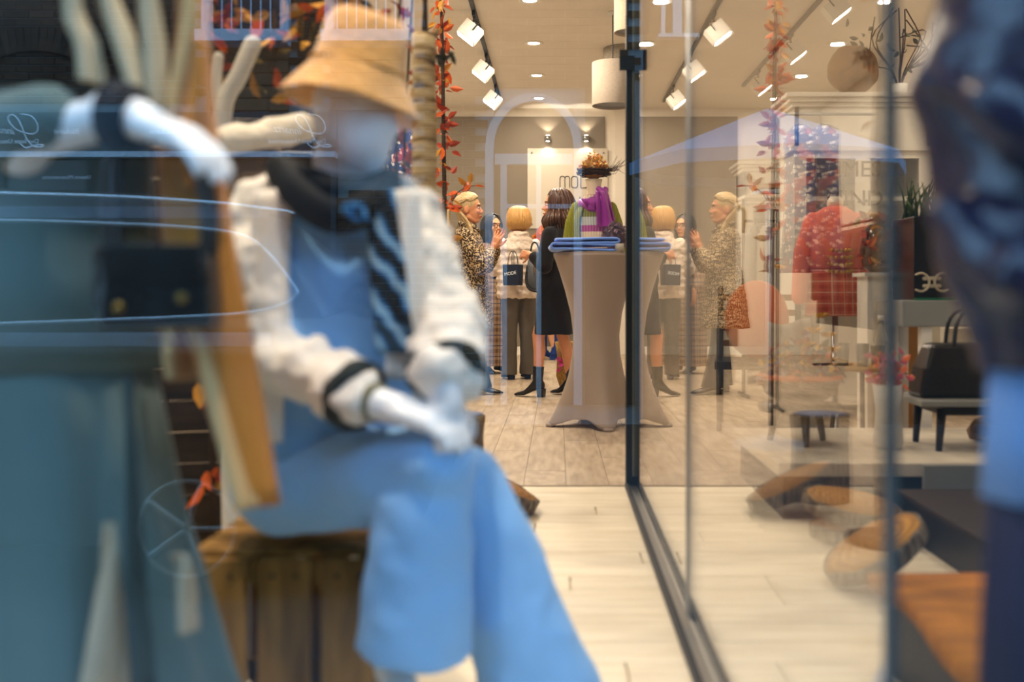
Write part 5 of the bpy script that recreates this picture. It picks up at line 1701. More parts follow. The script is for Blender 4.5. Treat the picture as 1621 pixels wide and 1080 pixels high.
TWIG = mat('dark branch', '#3a2a1c', 0.85, amt=0.3)
def garland(label, pts, n_, spread, rad, leafs, seed, scale=(0.7, 1.2), name='leaf_branch', base=None, stem_m=None, lo=0.0):
    Q = spline([Vector(p) for p in pts], 5)
    t = thing(name, label, 'branch', base if base is not None else Q[0])
    off = t.location.copy()
    MB().tube([q - off for q in Q], [rad * (1 - 0.6 * i / len(Q)) for i in range(len(Q))], 8).build('stem', stem_m or TWIG, t)
    r_ = random.Random(seed)
    for k in range(n_):
        q = Q[r_.randrange(int(len(Q) * lo), len(Q))] - off + Vector((r_.uniform(-spread, spread), r_.uniform(-spread, spread), r_.uniform(-spread, spread)))
        inst(r_.choice(leafs), 'leaf', t, q, (r_.uniform(0, 6.3), r_.uniform(-1.3, 1.3), r_.uniform(0, 6.3)), (r_.uniform(*scale),) * 3)
    return t
TY = 3.45
tk = thing('bare_trunk', 'pale bare tree trunk standing in the display behind the hat', 'trunk', (at(668, 0, TY).x, TY, 0))
P = [at(664, 857, TY), at(668, 600, TY), at(670, 400, TY), at(672, 220, TY), at(671, 55, TY)]
P[0].z = 0.02
MB().tube(spline(P, 5), [0.046] * 5 + [0.044] * 5 + [0.042] * 5 + [0.041] * 6, 16, round_ends=False).wob(0.004, 14).build('trunk', TRUNK, tk, world=True)
MB().tube([at(680, 75, TY), at(686, 60, TY), at(692, 46, TY)], [0.014, 0.011, 0.011], 10, round_ends=False).build('branch_stub', TRUNK, tk, world=True)
MB().tube([at(672, 60, TY), at(673, 20, TY), at(671, -60, TY)], [0.012, 0.009, 0.007], 8).build('shoot', TWIG, tk, world=True)
MB().lathe([(0.14, 0), (0.14, 0.02), (0.05, 0.03)], n=20).build('foot_plate', BLACKM, tk)
garland('orange autumn leaves on a dark pole beside the leopard coat', [(at(707, 0, 6.5).x, 6.5, 0.0), at(705, 420, 6.5), at(702, 200, 6.5), at(700, 60, 6.5), at(696, -40, 6.5)], 170, 0.05, 0.018, [LEAFS[0], LEAFS[0], LEAFS[1], LEAFS[2]], 21, (0.9, 1.6), lo=0.27)
garland('rust leaves hanging between the trunk and the floral dresses', [(at(640, 0, 3.8).x, 3.8, 0.0), at(642, 420, 3.8), at(640, 250, 3.8), at(648, 80, 3.8), at(655, -40, 3.8)], 80, 0.05, 0.008, LEAFS, 23, (0.7, 1.2))
garland('golden leaf branch over the hat', [(at(430, 0, 2.95).x, 2.95, 0.0), at(425, 300, 2.95), at(440, 60, 2.95), at(520, 15, 2.95), at(600, -20, 2.95)], 90, 0.06, 0.010, [LEAFS[2], LEAFS[2], GREEN, LEAFS[0]], 25, (0.8, 1.5))
garland('rust leaf branch beside the camel coat', [(at(335, 0, 2.86).x, 2.86, 0.0), at(338, 400, 2.86), at(335, 180, 2.86), at(345, 40, 2.86), at(350, -60, 2.86)], 90, 0.045, 0.010, LEAFS, 27, (0.8, 1.4))
garland('twiggy branch with dark curled leaves above the hat', [(at(628, 0, 3.2).x, 3.2, 0.0), at(628, 300, 3.2), at(627, 120, 3.2), at(632, 20, 3.2), at(640, -60, 3.2)], 26, 0.06, 0.007, [GREEN], 29, (0.5, 0.9))
garland('dark eucalyptus sprig sticking out from the trunk', [at(695, 92, TY), at(700, 92, TY), at(708, 88, TY), at(719, 84, TY)], 18, 0.018, 0.003, [EUC], 31, (0.5, 0.8), 'eucalyptus_sprig')
garland('small spray of orange blossom leaves above the leopard coat', [at(716, 318, 6.35), at(726, 304, 6.35), at(740, 296, 6.35), at(752, 294, 6.35)], 16, 0.014, 0.004, [LEAFS[0], LEAFS[2], LEAFS[0]], 33, (0.8, 1.4), 'blossom_spray')
# white forked branch behind the camel coat
wbk_ = thing('white_branch', 'white painted forked branch behind the seated mannequin', 'branch', (at(375, 0, 2.72).x, 2.72, 0))
WP = mat('white painted wood', '#e6dccb', 0.7, amt=0.08)
P = [at(372, 900, 2.72), at(360, 420, 2.72), at(352, 190, 2.72), at(378, 120, 2.72), at(400, 70, 2.72)]
P[0].z = 0.01
MB().tube(spline(P), [0.03] * 8 + [0.024] * 9, 12).tube(spline([at(352, 195, 2.72), at(343, 140, 2.72), at(346, 90, 2.72)]), 0.014, 10).build('branch', WP, wbk_, world=True)
MB().lathe([(0.11, 0), (0.11, 0.02), (0.04, 0.03)], n=18).build('foot_plate', BLACKM, wbk_)
# cream shawl on a dress form behind the seated figure
fm_ = thing('dress_form', 'dress form with a brown wrap and cream fur shawl behind the seated mannequin', 'mannequin', (at(398, 0, 2.42).x, 2.42, 0))
MB().lathe([(0.15, 0), (0.15, 0.015), (0.02, 0.03), (0.016, 0.75)], n=20).build('stand', BLACKM, fm_)
MB().loft([(0.72, 0, 0, 0.10, 0.08), (0.9, 0, 0, 0.09, 0.075), (1.05, 0, 0, 0.10, 0.08), (1.17, 0, 0, 0.085, 0.06), (1.24, 0, 0, 0.035, 0.035)], 28).build('torso', mat('brown jersey', '#6e5946', 0.85), fm_)
sh = MB()
sh.tube(spline([Vector((0.13, -0.02, 1.24)), Vector((0.04, -0.07, 1.215)), Vector((-0.05, -0.075, 1.20)), Vector((-0.11, -0.05, 1.15)), Vector((-0.115, -0.05, 1.05)), Vector((-0.10, -0.05, 0.95))]), [0.034] * 10 + [0.038] * 11, 14)
sh.wob(0.012, 22).build('fur_shawl', mat('cream faux fur', '#e9dcc4', 0.95, nz=30, amt=0.12, sheen=0.6, bump=0.8, bsc=80), fm_)
# floral dresses on a rail between trunk and hat
rail = thing('clothes_rail', 'thin metal rail with floral garments behind the trunk', 'rail', (at(612, 0, 7.4).x, 7.4, 0))
for x in (-0.52, 0.3):
    MB().tube([(x, 0, 0.0), (x, 0, 2.16)], 0.011, 10).build('upright', STEEL, rail)
    MB().tube([(x, -0.2, 0.012), (x, 0.2, 0.012)], 0.011, 10).build('foot', STEEL, rail)
MB().tube([(-0.52, 0, 2.16), (0.3, 0, 2.16)], 0.011, 10).build('bar', STEEL, rail)
for k, x in enumerate((-0.03, 0.14)):
    g = thing('floral_dress', ('left', 'right')[k] + ' of two navy floral dresses on the rail behind the trunk', 'dress', (rail.location.x + x, 7.4, 1.0), math.radians(60), 'floral dresses on the rail')
    MB().loft([(0, 0, 0, 0.2, 0.05, 0.06, 7, k), (0.4, 0, 0, 0.16, 0.045, 0.05, 7, k), (0.75, 0, 0, 0.15, 0.045), (1.0, 0, 0, 0.16, 0.04), (1.07, 0, 0, 0.06, 0.03)], 42).build('dress', FLORAL, g)
    MB().tube(spline([Vector((-0.15, 0, 1.03)), Vector((0, 0, 1.09)), Vector((0.15, 0, 1.03))]), 0.006, 6).tube(spline([Vector((0, 0, 1.08)), Vector((0.024, 0, 1.13)), Vector((0.024, 0, 1.165)), Vector((0, 0, 1.181)), Vector((-0.022, 0, 1.165))]), 0.003, 6).build('hanger', STEEL, g)

# ------------------------------------------------------------------ stump and wood discs
sp = at(722, 796, 4.15)
stp = thing('log_stump', 'upright bark covered log behind the pale blue trousers', 'stump', (sp.x, 4.15, 0))
MB().lathe([(0.115, 0), (0.118, 0.1), (0.112, 0.25), (0.118, 0.345), (0.11, 0.352)], n=30).wob(0.008, 16).build('bark', BARK, stp)
MB().lathe([(0.002, 0.3525), (0.108, 0.3525), (0.108, 0.356), (0.002, 0.356)], n=28).build('cut_face', mat('blue grey cut face', '#7f86a8', 0.7), stp)
def disc(label, c, r, th, rot, face=SLICE):
    t = thing('wood_disc', label, 'wood slice', c, 0, 'bark edged wood discs')
    m4 = Euler(rot).to_matrix().to_4x4()
    xf(MB().lathe([(r - 0.004, -th / 2), (r, -th / 2 + 0.004), (r + 0.002, 0), (r, th / 2 - 0.004), (r - 0.004, th / 2), (r - 0.012, th / 2), (r - 0.012, -th / 2)], n=36, cap=False).wob(0.005, 20), m4).build('bark_rim', BARK, t)
    xf(MB().lathe([(0.002, -th / 2 + 0.001), (r - 0.006, -th / 2 + 0.001), (r - 0.006, th / 2 - 0.001), (0.002, th / 2 - 0.001)], n=36), m4).build('cut_face', face, t)
    return t
a_ = math.radians(27)
disc('bark edged wood disc leaning towards the post at the end of the trousers', Vector((at(850, 0, 3.9).x - 0.175 * math.cos(a_), 3.9, 0.175 * math.sin(a_) + 0.024)), 0.175, 0.05, (math.radians(-4), a_, 0))
disc('flat wood disc seen through the glass right of its leaning neighbour', (at(1348, 0, 3.5).x, 3.5, 0.108), 0.17, 0.05, (math.radians(8), math.radians(6), 0.3))
disc('wood disc leaning low in front of the flat one behind the glass', Vector((at(1306, 0, 2.93).x + 0.145, 2.93, 0.107)), 0.16, 0.045, (0, math.radians(-32), 0))
disc('wood disc lying under the flat one behind the glass', (at(1348, 0, 3.5).x + 0.01, 3.51, 0.026), 0.15, 0.045, (0, 0, 0))
# ------------------------------------------------------------------ right display: platform, bench, console
DARKW = mat('black stained wood', '#17120f', 0.45, 0.4, amt=0.15)
GREYL = mat('grey lacquer', '#8f918f', 0.4, 0.4, amt=0.03)
pf = thing('display_platform', 'low display platform with pale top and black plinth behind the glass', 'platform', (1.9, 4.3, 0))
MB().bb((-1.08, -0.56, 0.17), (1.4, 0.42, 0.22)).build('top', mat('pale laminate', '#d6cdbd', 0.4), pf, smooth=False, bevel=0.003)
MB().bb((-1.05, -0.50, 0.0), (1.35, 0.38, 0.17)).build('plinth', DARKW, pf, smooth=False)
MB().bb((-0.55, -0.585, 0.09), (1.4, -0.561, 0.215)).build('front_edge', GREYL, pf, smooth=False)
# bench with handbag
bn = thing('low_bench', 'low bench with grey seat and dark tapered legs on the platform', 'bench', (1.95, 4.15, 0.22))
MB().bb((-0.52, -0.18, 0.182), (0.45, 0.18, 0.205)).build('seat', GREYL, bn, smooth=False, bevel=0.004)
MB().bb((-0.42, -0.15, 0.145), (0.42, 0.15, 0.182)).build('apron', DARKW, bn, smooth=False)
for x in (-0.42, 0.36):
    for y in (-0.13, 0.13):
        MB().tube([(x, y, 0.17), (x - 0.012, y, 0.002)], [0.020, 0.013], 10, round_ends=False).build('leg', DARKW, bn)
hg = thing('black_handbag', 'large black leather handbag on the low bench', 'handbag', (1.70, 4.15, 0.4252))
MB().rings([[Vector((sx * w, sy * d, z)) for sx, sy in ((-1, -1), (1, -1), (1, 1), (-1, 1))] for z, w, d in ((0, 0.24, 0.09), (0.12, 0.22, 0.08), (0.22, 0.185, 0.05))]).build('body', LEATH, hg, smooth=False, bevel=0.02)
for y in (-0.045, 0.045):
    MB().tube(spline([Vector((-0.09, y, 0.2)), Vector((-0.07, y, 0.32)), Vector((0, y, 0.36)), Vector((0.07, y, 0.32)), Vector((0.09, y, 0.2))]), 0.009, 8).build('handle', LEATH, hg)
sb = thing('patterned_bag', 'slumped brown patterned bag under the low bench', 'bag', (1.92, 4.3, 0.232))
MB().loft([(0, 0, 0, 0.16, 0.07), (0.03, 0, 0, 0.17, 0.075), (0.075, -0.02, 0, 0.12, 0.06), (0.1, -0.03, 0, 0.06, 0.03)], 28).wob(0.012, 9).build('body', mat('brown monogram canvas', '#6e5233', 0.6, nz=14, amt=0.5), sb)
MB().tube(spline([Vector((-0.10, -0.06, 0.06)), Vector((-0.17, -0.07, 0.08)), Vector((-0.19, -0.08, 0.03)), Vector((-0.13, -0.09, 0.012))]), 0.009, 8).build('strap', mat('tan strap', '#a9813f', 0.5), sb)
# console table with the black box
cs_ = thing('console_table', 'grey console table with deep apron and white legs behind the bench', 'table', (2.05, 4.97, 0))
MB().bb((-0.42, -0.2, 0.69), (0.6, 0.2, 0.815)).build('top', GREYL, cs_, smooth=False, bevel=0.006)
for x in (-0.3, 0.5):
    for y in (-0.16, 0.16):
        MB().bb((x - 0.025, y - 0.025, 0.0), (x + 0.025, y + 0.025, 0.69)).build('leg', WHITEP, cs_, smooth=False)
ob = thing('ochre_panel', 'ochre wooden panel leaning behind the black handbag', 'panel', (1.92, 5.44, 0))
MB().box((0, 0, 0.4), (0.14, 0.03, 0.8)).build('board', mat('ochre wood', '#b0803c', 0.6), ob, smooth=False, bevel=0.003)
bxx = thing('black_planter', 'black square planter with a cream double hook emblem on the grey console', 'planter', (1.94, 4.95, 0.8152))
MB().bb((-0.245, -0.15, 0.0), (0.30, 0.15, 0.40)).build('box', mat('black gloss panel', '#060808', 0.25, 0.4), bxx, smooth=False, bevel=0.004)
MB().bb((-0.245, -0.153, 0.0), (0.30, -0.150, 0.012)).build('green_edge', mat('green glass edge', '#1d6b4a', 0.3), bxx, smooth=False)
EM = mat('cream emblem', '#b8ad97', 0.5)
em = MB()
ek = 4.81 / FPX
def ep(x, y):
    p = at(x, y, 4.795)
    return p
for sx in (-1, 1):
    cxp = 1475 + sx * 13
    pts = []
    for k in range(13):
        a = math.radians(-35 - 0 + (250) * k / 12) if sx < 0 else math.radians(215 - 250 * k / 12)
        pts.append(ep(cxp + sx * 7 + 0 + (-sx) * 15 * math.cos(a if sx < 0 else PI - a) * 0 + 15 * math.cos(a + (PI / 2 if False else 0)) * 0, 447))
    P = []
    for k in range(15):
        a = math.radians(62 + 236 * k / 14)
        P.append(ep(1475 + sx * (17 + 13 * math.cos(a)), 447 + 14.5 * math.sin(a)))
    em.tube(P, 0.0115, 8, flat=0.5, up=(0, 1, 0))
em.tube([ep(1463, 441), ep(1487, 441)], 0.009, 8, flat=0.5)
em.tube([ep(1463, 453), ep(1487, 453)], 0.009, 8, flat=0.5)
em.build('emblem', EM, bxx, world=True)
rr = random.Random(4)
gs = MB()
for k in range(110):
    x, y = rr.uniform(-0.22, 0.25), rr.uniform(-0.12, 0.12)
    dx = rr.uniform(-0.05, 0.09)
    hgt = rr.uniform(0.08, 0.2)
    gs.tube([(x, y, 0.40), (x + dx * 0.4, y, 0.40 + hgt * 0.6), (x + dx, y + rr.uniform(-0.03, 0.03), 0.40 + hgt)], [0.006, 0.005, 0.001], 5, flat=0.4, round_ends=False)
gs.build('grass', mat('dark green blades', '#33491d', 0.6, nz=10, amt=0.3), bxx, kind='stuff')

# white cabinets along the right wall
def cabinet(label, x0, x1, y0, depth, h, doors, name='white_cabinet', upper=None):
    t = thing(name, label, 'cabinet', ((x0 + x1) / 2, y0 + depth / 2, 0))
    w = x1 - x0
    MB().bb((-w / 2, -depth / 2, 0.0), (-w / 2 + 0.03, depth / 2, h)).build('side_panel', WHITEP, t, smooth=False)
    MB().bb((w / 2 - 0.03, -depth / 2, 0.0), (w / 2, depth / 2, h)).build('side_panel', WHITEP, t, smooth=False)
    MB().bb((-w / 2 + 0.03, depth / 2 - 0.02, 0.0), (w / 2 - 0.03, depth / 2, h)).build('back_panel', WHITEP, t, smooth=False)
    for z in (0.08, h * 0.33, h * 0.52, h * 0.70, h - 0.30):
        MB().bb((-w / 2 + 0.03, -depth / 2 + 0.04, z), (w / 2 - 0.03, depth / 2 - 0.02, z + 0.03)).build('shelf', WHITEP, t, smooth=False)
    MB().bb((-w / 2, -depth / 2, h - 0.27), (w / 2, depth / 2 - 0.02, h)).build('frieze', WHITEP, t, smooth=False)
    cn_ = MB()
    for k, (o, z) in enumerate(((0.02, 0.0), (0.045, 0.03), (0.07, 0.06))):
        cn_.bb((-w / 2 - o, -depth / 2 - o, h + z), (w / 2 + o, depth / 2, h + z + 0.03))
    cn_.build('cornice', WHITEP, t, smooth=False, bevel=0.006)
    MB().bb((-w / 2 - 0.03, -depth / 2 - 0.03, h - 0.30), (w / 2 + 0.03, depth / 2 - 0.02, h - 0.27)).build('moulding', WHITEP, t, smooth=False)
    if doors:
        dw = (w - 0.06) / doors
        for k in range(doors):
            xa = -w / 2 + 0.03 + k * dw
            d_ = MB()
            z0, z1 = h * 0.52 + 0.03, h - 0.30
            for a, b in (((xa, z0), (xa + 0.05, z1)), ((xa + dw - 0.05, z0), (xa + dw, z1)), ((xa + 0.05, z0), (xa + dw - 0.05, z0 + 0.05)), ((xa + 0.05, z1 - 0.05), (xa + dw - 0.05, z1))):
                d_.bb((a[0], -depth / 2 - 0.002, a[1]), (b[0], -depth / 2 + 0.02, b[1]))
            dd = d_.build('door_frame', WHITEP, t, smooth=False)
            MB().bb((xa + 0.05, -depth / 2 + 0.006, z0 + 0.05), (xa + dw - 0.05, -depth / 2 + 0.010, z1 - 0.05)).build('pane', GLASS, dd, smooth=False)
            MB().ell((xa + (dw - 0.025 if k == 0 else 0.025), -depth / 2 - 0.012, (z0 + z1) / 2), (0.012, 0.012, 0.012)).build('knob', STEEL, dd)
    return t
cabinet('tall white dresser with glazed doors and stepped cornice behind the coral jumper', 1.62, 2.55, 6.9, 0.45, 2.12, 2)
cabinet('smaller white dresser with cornice further back near the mirrored women', 1.74, 2.45, 9.4, 0.45, 1.98, 1, 'white_cabinet')
# open shelf unit at the far right with folded clothes
su = thing('shelf_unit', 'white open shelf unit with folded clothes right of the tall dresser', 'shelf', (3.05, 7.3, 0))
for x in (-0.36, 0.33):
    MB().bb((x, -0.2, 0), (x + 0.03, 0.2, 2.2)).build('side_panel', WHITEP, su, smooth=False)
for z in (0.1, 0.6, 1.02, 1.46, 1.9, 2.17):
    MB().bb((-0.33, -0.2, z), (0.33, 0.2, z + 0.03)).build('shelf', WHITEP, su, smooth=False)
MB().bb((-0.36, 0.18, 0), (0.36, 0.2, 2.2)).build('back_panel', WHITEP, su, smooth=False)
FOLD = [mat('folded ' + n_, c_, 0.9, amt=0.08) for n_, c_ in (('cream knit', '#dccbb4'), ('rose knit', '#caa08c'), ('grey knit', '#a9a49b'), ('sage knit', '#8b8f74'), ('blue knit', '#9fb0cc'), ('ochre knit', '#b98d4d'))]
COLN = ('cream', 'rose', 'grey', 'sage', 'pale blue', 'ochre')
def folded(x, y, z, w, d, n_, seed, where):
    r_ = random.Random(seed)
    c0 = r_.randrange(6)
    for k in range(n_):
        c = (c0 + k) % 6
        which = ('lowest', 'second', 'third', 'topmost')[k] if k < n_ - 1 else 'topmost'
        t = MB()
        def f(u, v, x=x, y=y, z=z, k=k):
            a = (u - 0.5) * 2
            return Vector((x + a * w / 2 * (1 - 0.02 * k), y + (v - 0.5) * d, z + 0.027 + k * 0.045 - 0.006 * a ** 4 + 0.003 * math.sin(7 * a + 4 * v + k)))
        t.sheet(f, 12, 6, 0.036)
        base = Vector((x, y, z + k * 0.045))
        t.v = [p - base for p in t.v]
        o = t.build('folded_jumper', FOLD[c])
        o.location = base
        tag(o, which + ' folded ' + COLN[c] + ' jumper of the stack ' + where, 'jumper', 'folded jumpers')
folded(2.89, 7.27, 1.05, 0.28, 0.3, 4, 1, 'on the left of the upper middle shelf')
folded(3.21, 7.27, 1.05, 0.28, 0.3, 3, 2, 'on the right of the upper middle shelf')
folded(2.89, 7.27, 1.49, 0.28, 0.3, 4, 3, 'on the left of the top shelf')
folded(3.21, 7.27, 1.49, 0.28, 0.3, 4, 4, 'on the right of the top shelf')
folded(3.0, 7.27, 0.63, 0.3, 0.3, 3, 5, 'on the lower shelf')
# rail with grey garments and a shelf above it
rl = thing('garment_rack', 'black rack with shelf and hanging grey garments before the far dresser', 'rack', (1.95, 8.3, 0))
for x in (-0.42, 0.42):
    MB().tube([(x, 0, 0), (x, 0, 1.62)], 0.014, 10).build('upright', BLACKM, rl)
    MB().tube([(x, -0.2, 0.016), (x, 0.2, 0.016)], 0.014, 10).build('foot', BLACKM, rl)
MB().tube([(-0.42, 0, 1.44), (0.42, 0, 1.44)], 0.012, 10).build('bar', BLACKM, rl)
MB().bb((-0.44, -0.17, 1.62), (0.44, 0.17, 1.645)).build('shelf', WHITEP, rl, smooth=False)
folded(1.77, 8.3, 1.645, 0.3, 0.28, 2, 6, 'on the left of the rack shelf')
folded(2.15, 8.3, 1.645, 0.3, 0.28, 3, 7, 'on the right of the rack shelf')
GARM = [mat('hanging ' + n_, c_, 0.85, amt=0.1) for n_, c_ in (('grey', '#8d8a84'), ('stone', '#b0a797'), ('slate', '#6d6f74'), ('rust', '#a5603c'))]
for k in range(8):
    n_ = ('grey', 'stone', 'slate', 'rust')[k % 4]
    wh = ('first', 'second', 'third', 'fourth', 'fifth', 'sixth', 'seventh', 'last')[k]
    g = thing('hanging_jacket', wh + ' garment from the left on the black rack, a ' + n_ + ' jacket', 'jacket', (1.62 + k * 0.095, 8.3, 0.62), math.radians(68), 'jackets on the black rack')
    mb = MB().loft([(0, 0, 0, 0.2, 0.035, 0.04, 5, k), (0.4, 0, 0, 0.19, 0.035), (0.65, 0, 0, 0.2, 0.04), (0.74, 0, 0, 0.15, 0.035), (0.78, 0, 0, 0.06, 0.03)], 32)
    for s in (-1, 1):
        mb.tube([(s * 0.17, 0, 0.68), (s * 0.22, 0, 0.45), (s * 0.225, 0, 0.15)], [0.04, 0.042, 0.036], 10)
    mb.build('jacket', GARM[k % 4], g)
    MB().tube(spline([Vector((0, 0, 0.77)), Vector((0.026, 0, 0.795)), Vector((0.026, 0, 0.825)), Vector((0, 0, 0.843)), Vector((-0.024, 0, 0.825))]), 0.004, 6).build('hanger_hook', STEEL, g)
# things on top of the tall dresser
tp = 2.12 + 0.0905
dl = thing('wood_slice_display', 'thick brown tree slice standing on the tall white dresser', 'wood slice', (2.05, 7.0, tp + 0.012))
xf(MB().lathe([(0.17, -0.03), (0.175, 0), (0.17, 0.03)], n=30).wob(0.012, 9), Matrix.Translation((0, 0, 0.172)) @ Matrix.Rotation(PI / 2, 4, 'X')).build('slice', mat('brown bark slice', '#7d5a30', 0.85, nz=14, amt=0.4), dl)
vs = thing('white_vase', 'white pot with bare twigs on the tall white dresser', 'vase', (2.43, 7.17, tp))
MB().lathe([(0.04, 0), (0.05, 0.06), (0.055, 0.12), (0.05, 0.12), (0.038, 0.01)], n=20).build('pot', WHITEP, vs)
rr = random.Random(41)
tws = MB()
for k in range(14):
    a = rr.uniform(-2.8, 0.6)
    tws.tube(spline([Vector((0, 0, 0.06)), Vector((0.06 * math.cos(a), 0.02, 0.22)), Vector((0.22 * math.cos(a), 0.03, 0.36 + rr.uniform(-0.1, 0.15))), Vector((0.4 * math.cos(a) * rr.random(), 0.03, 0.5 + rr.uniform(-0.15, 0.2)))]), 0.005, 5)
tws.build('twigs', TWIG, vs)
for k in range(34):
    inst(EUC, 'leaf', vs, (rr.uniform(-0.42, 0.1), rr.uniform(-0.05, 0.05), rr.uniform(0.15, 0.55)), (rr.uniform(0, 6), rr.uniform(-1, 1), rr.uniform(0, 6)), (1.1,) * 3)
# lettered board in front of the dresser
TYB = 6.3
bo = thing('letter_board', 'clear board with large grey capitals standing before the tall dresser', 'sign', (at(1352, 0, TYB).x, TYB, 0))
pa, pb = at(1296, 470, TYB), at(1408, 236, TYB)
MB().bb((pa.x, TYB - 0.01, pa.z), (pb.x, TYB - 0.004, pb.z)).build('board', GLASS, bo, smooth=False, world=True, bevel=0.003)
for x in (pa.x + 0.02, pb.x - 0.02):
    MB().bb((x - 0.012, TYB - 0.008, 0), (x + 0.012, TYB + 0.008, pa.z)).build('leg', WHITEP, bo, smooth=False, world=True)
CAPS = mat('grey capitals', '#5f5a54', 0.6)
for txt, px, py, hp in (('TIMES', 1348, 280, 25), ('MIND', 1352, 326, 25), ('HOME', 1336, 372, 29)):
    tm = text_mb(txt, hp * TYB / FPX / 0.7, 0.002)
    p = at(px, py, TYB)
    xf(tm, Matrix.Translation((p.x, TYB - 0.0125, p.z))).build('lettering', CAPS, bo, smooth=False, world=True)
# coral jumper on a bust
CY_ = 5.78
cb_ = thing('coral_bust', 'bust in a coral jumper and checked shirt before the lettered board', 'mannequin', (at(1322, 0, CY_).x, CY_, 0))
MB().lathe([(0.16, 0), (0.16, 0.015), (0.02, 0.03), (0.016, 0.76)], n=22).build('stand', STEEL, cb_)
zt = lambda py: at(0, py, CY_).z
CORAL = mat('coral knit', '#f08068', 0.85, nz=8, amt=0.1)
MB().loft([(zt(500), 0, 0, 0.17, 0.11, 0.02, 7, 0), (zt(440), 0, 0, 0.16, 0.105), (zt(390), 0, 0, 0.165, 0.105)], 36).build('checked_shirt', CORALPLAID, cb_)
mb = MB().loft([(zt(425), 0, 0, 0.166, 0.115), (zt(390), 0, 0, 0.172, 0.118), (zt(355), 0, 0, 0.165, 0.1), (zt(338), 0, 0, 0.12, 0.08), (zt(328), 0, 0, 0.06, 0.06)], 36)
for s in (-1, 1):
    mb.tube([(s * 0.13, 0, zt(350)), (s * 0.19, -0.01, zt(400)), (s * 0.21, -0.02, zt(470))], [0.05, 0.052, 0.046], 12)
mb.build('jumper', CORAL, cb_)
MB().lathe([(0.045, zt(332)), (0.045, zt(318)), (0.03, zt(312)), (0.004, zt(311))], n=18).build('neck', IVORY, cb_)
bdm = MB()
for k in range(4):
    for j in range(16):
        a = 2 * PI * j / 16
        bdm.ell((0.07 * math.cos(a), -0.08 + 0.05 * math.sin(a), zt(395 + 11 * k) + 0.012 * math.sin(a)), (0.012, 0.012, 0.012), nu=6, nv=4)
bdm.build('bead_necklace', mat('gold beads', '#c89a4a', 0.3, metal=0.7), cb_)
# brown jar with leaves on a small shelf
jr = thing('leaf_jar', 'round brown glass jar filled with autumn leaves beside the coral bust', 'jar', (at(1392, 432, 5.3).x, 5.3, at(0, 432, 5.3).z))
MB().lathe([(0.05, 0), (0.085, 0.03), (0.1, 0.12), (0.08, 0.22), (0.045, 0.27), (0.05, 0.3), (0.04, 0.3), (0.03, 0.25)], n=28).build('jar', mat('amber glass', '#5a3510', 0.1, 0.5, trans=0.3), jr)
rr = random.Random(77)
for k in range(46):
    inst(rr.choice(LEAFS), 'leaf', jr, (rr.uniform(-0.12, 0.1), rr.uniform(-0.10, -0.05), rr.uniform(0.06, 0.3)), (rr.uniform(0, 6), rr.uniform(-1, 1), rr.uniform(0, 6)), (1.2,) * 3)
pd_ = thing('white_pedestal', 'narrow white pedestal under the brown jar', 'pedestal', (jr.location.x, 5.3, 0))
MB().bb((-0.11, -0.11, jr.location.z - 0.02), (0.11, 0.11, jr.location.z - 0.0005)).build('top', WHITEP, pd_, smooth=False)
MB().bb((-0.09, -0.09, 0.0), (0.09, 0.09, jr.location.z - 0.02)).build('column', WHITEP, pd_, smooth=False)
# armchair with cushion and throw
ac = thing('cane_armchair', 'dark wooden ladder back armchair with an orange cushion and grey throw', 'armchair', (at(1203, 0, 6.4).x, 6.4, 0), math.radians(-10))
ac.rotation_euler = (0, 0, math.radians(-10))
for x in (-0.25, 0.25):
    for y in (-0.22, 0.22):
        MB().tube([(x, y, 0.0), (x, y, 0.40)], [0.016, 0.022], 10, round_ends=False).build('leg', DARKW, ac)
MB().bb((-0.28, -0.25, 0.38), (0.28, 0.25, 0.43)).build('seat', DARKW, ac, smooth=False, bevel=0.006)
for x in (-0.25, 0.25):
    MB().tube([(x, 0.22, 0.42), (x, 0.3, 0.88)], 0.02, 10).build('back_post', DARKW, ac)
    MB().tube([(x, -0.22, 0.42), (x, -0.22, 0.63), (x, 0.26, 0.66)], 0.018, 10).build('armrest', DARKW, ac)
for k in range(4):
    MB().box((0, 0.235 + 0.018 * k, 0.52 + 0.1 * k), (0.48, 0.018, 0.04)).build('back_slat', mat('amber cane', '#8a5a20', 0.5), ac, smooth=False)
ocu = thing('orange_cushion', 'orange cushion leaning in the dark armchair', 'cushion', (ac.location.x - 0.03, 6.36, 0.432), math.radians(-10))
xf(MB().ell((0, 0, 0), (0.2, 0.05, 0.25), nu=24, nv=14), Matrix.Translation((0, 0.0, 0.252)) @ Matrix.Rotation(math.radians(-9), 4, 'X')).build('cover', mat('orange velvet', '#d2641c', 0.7, sheen=0.5), ocu)
thw = thing('grey_throw', 'grey wool throw draped over the front of the dark armchair', 'throw', (ac.location.x + 0.08, 6.07, 0.0))
def fthrow(u, v):
    y = -0.02 + 0.0 * v
    z = 0.68 - 0.655 * v
    return Vector((-0.1 + 0.26 * u + 0.03 * v, 0.0 - 0.02 * math.sin(u * 14) - 0.06 * math.sin(v * 1.5), z - 0.02 * math.sin(u * 5) * (1 - v)))
MB().sheet(fthrow, 24, 16, 0.012).build('cloth', mat('grey wool throw', '#9a978f', 0.95), thw)
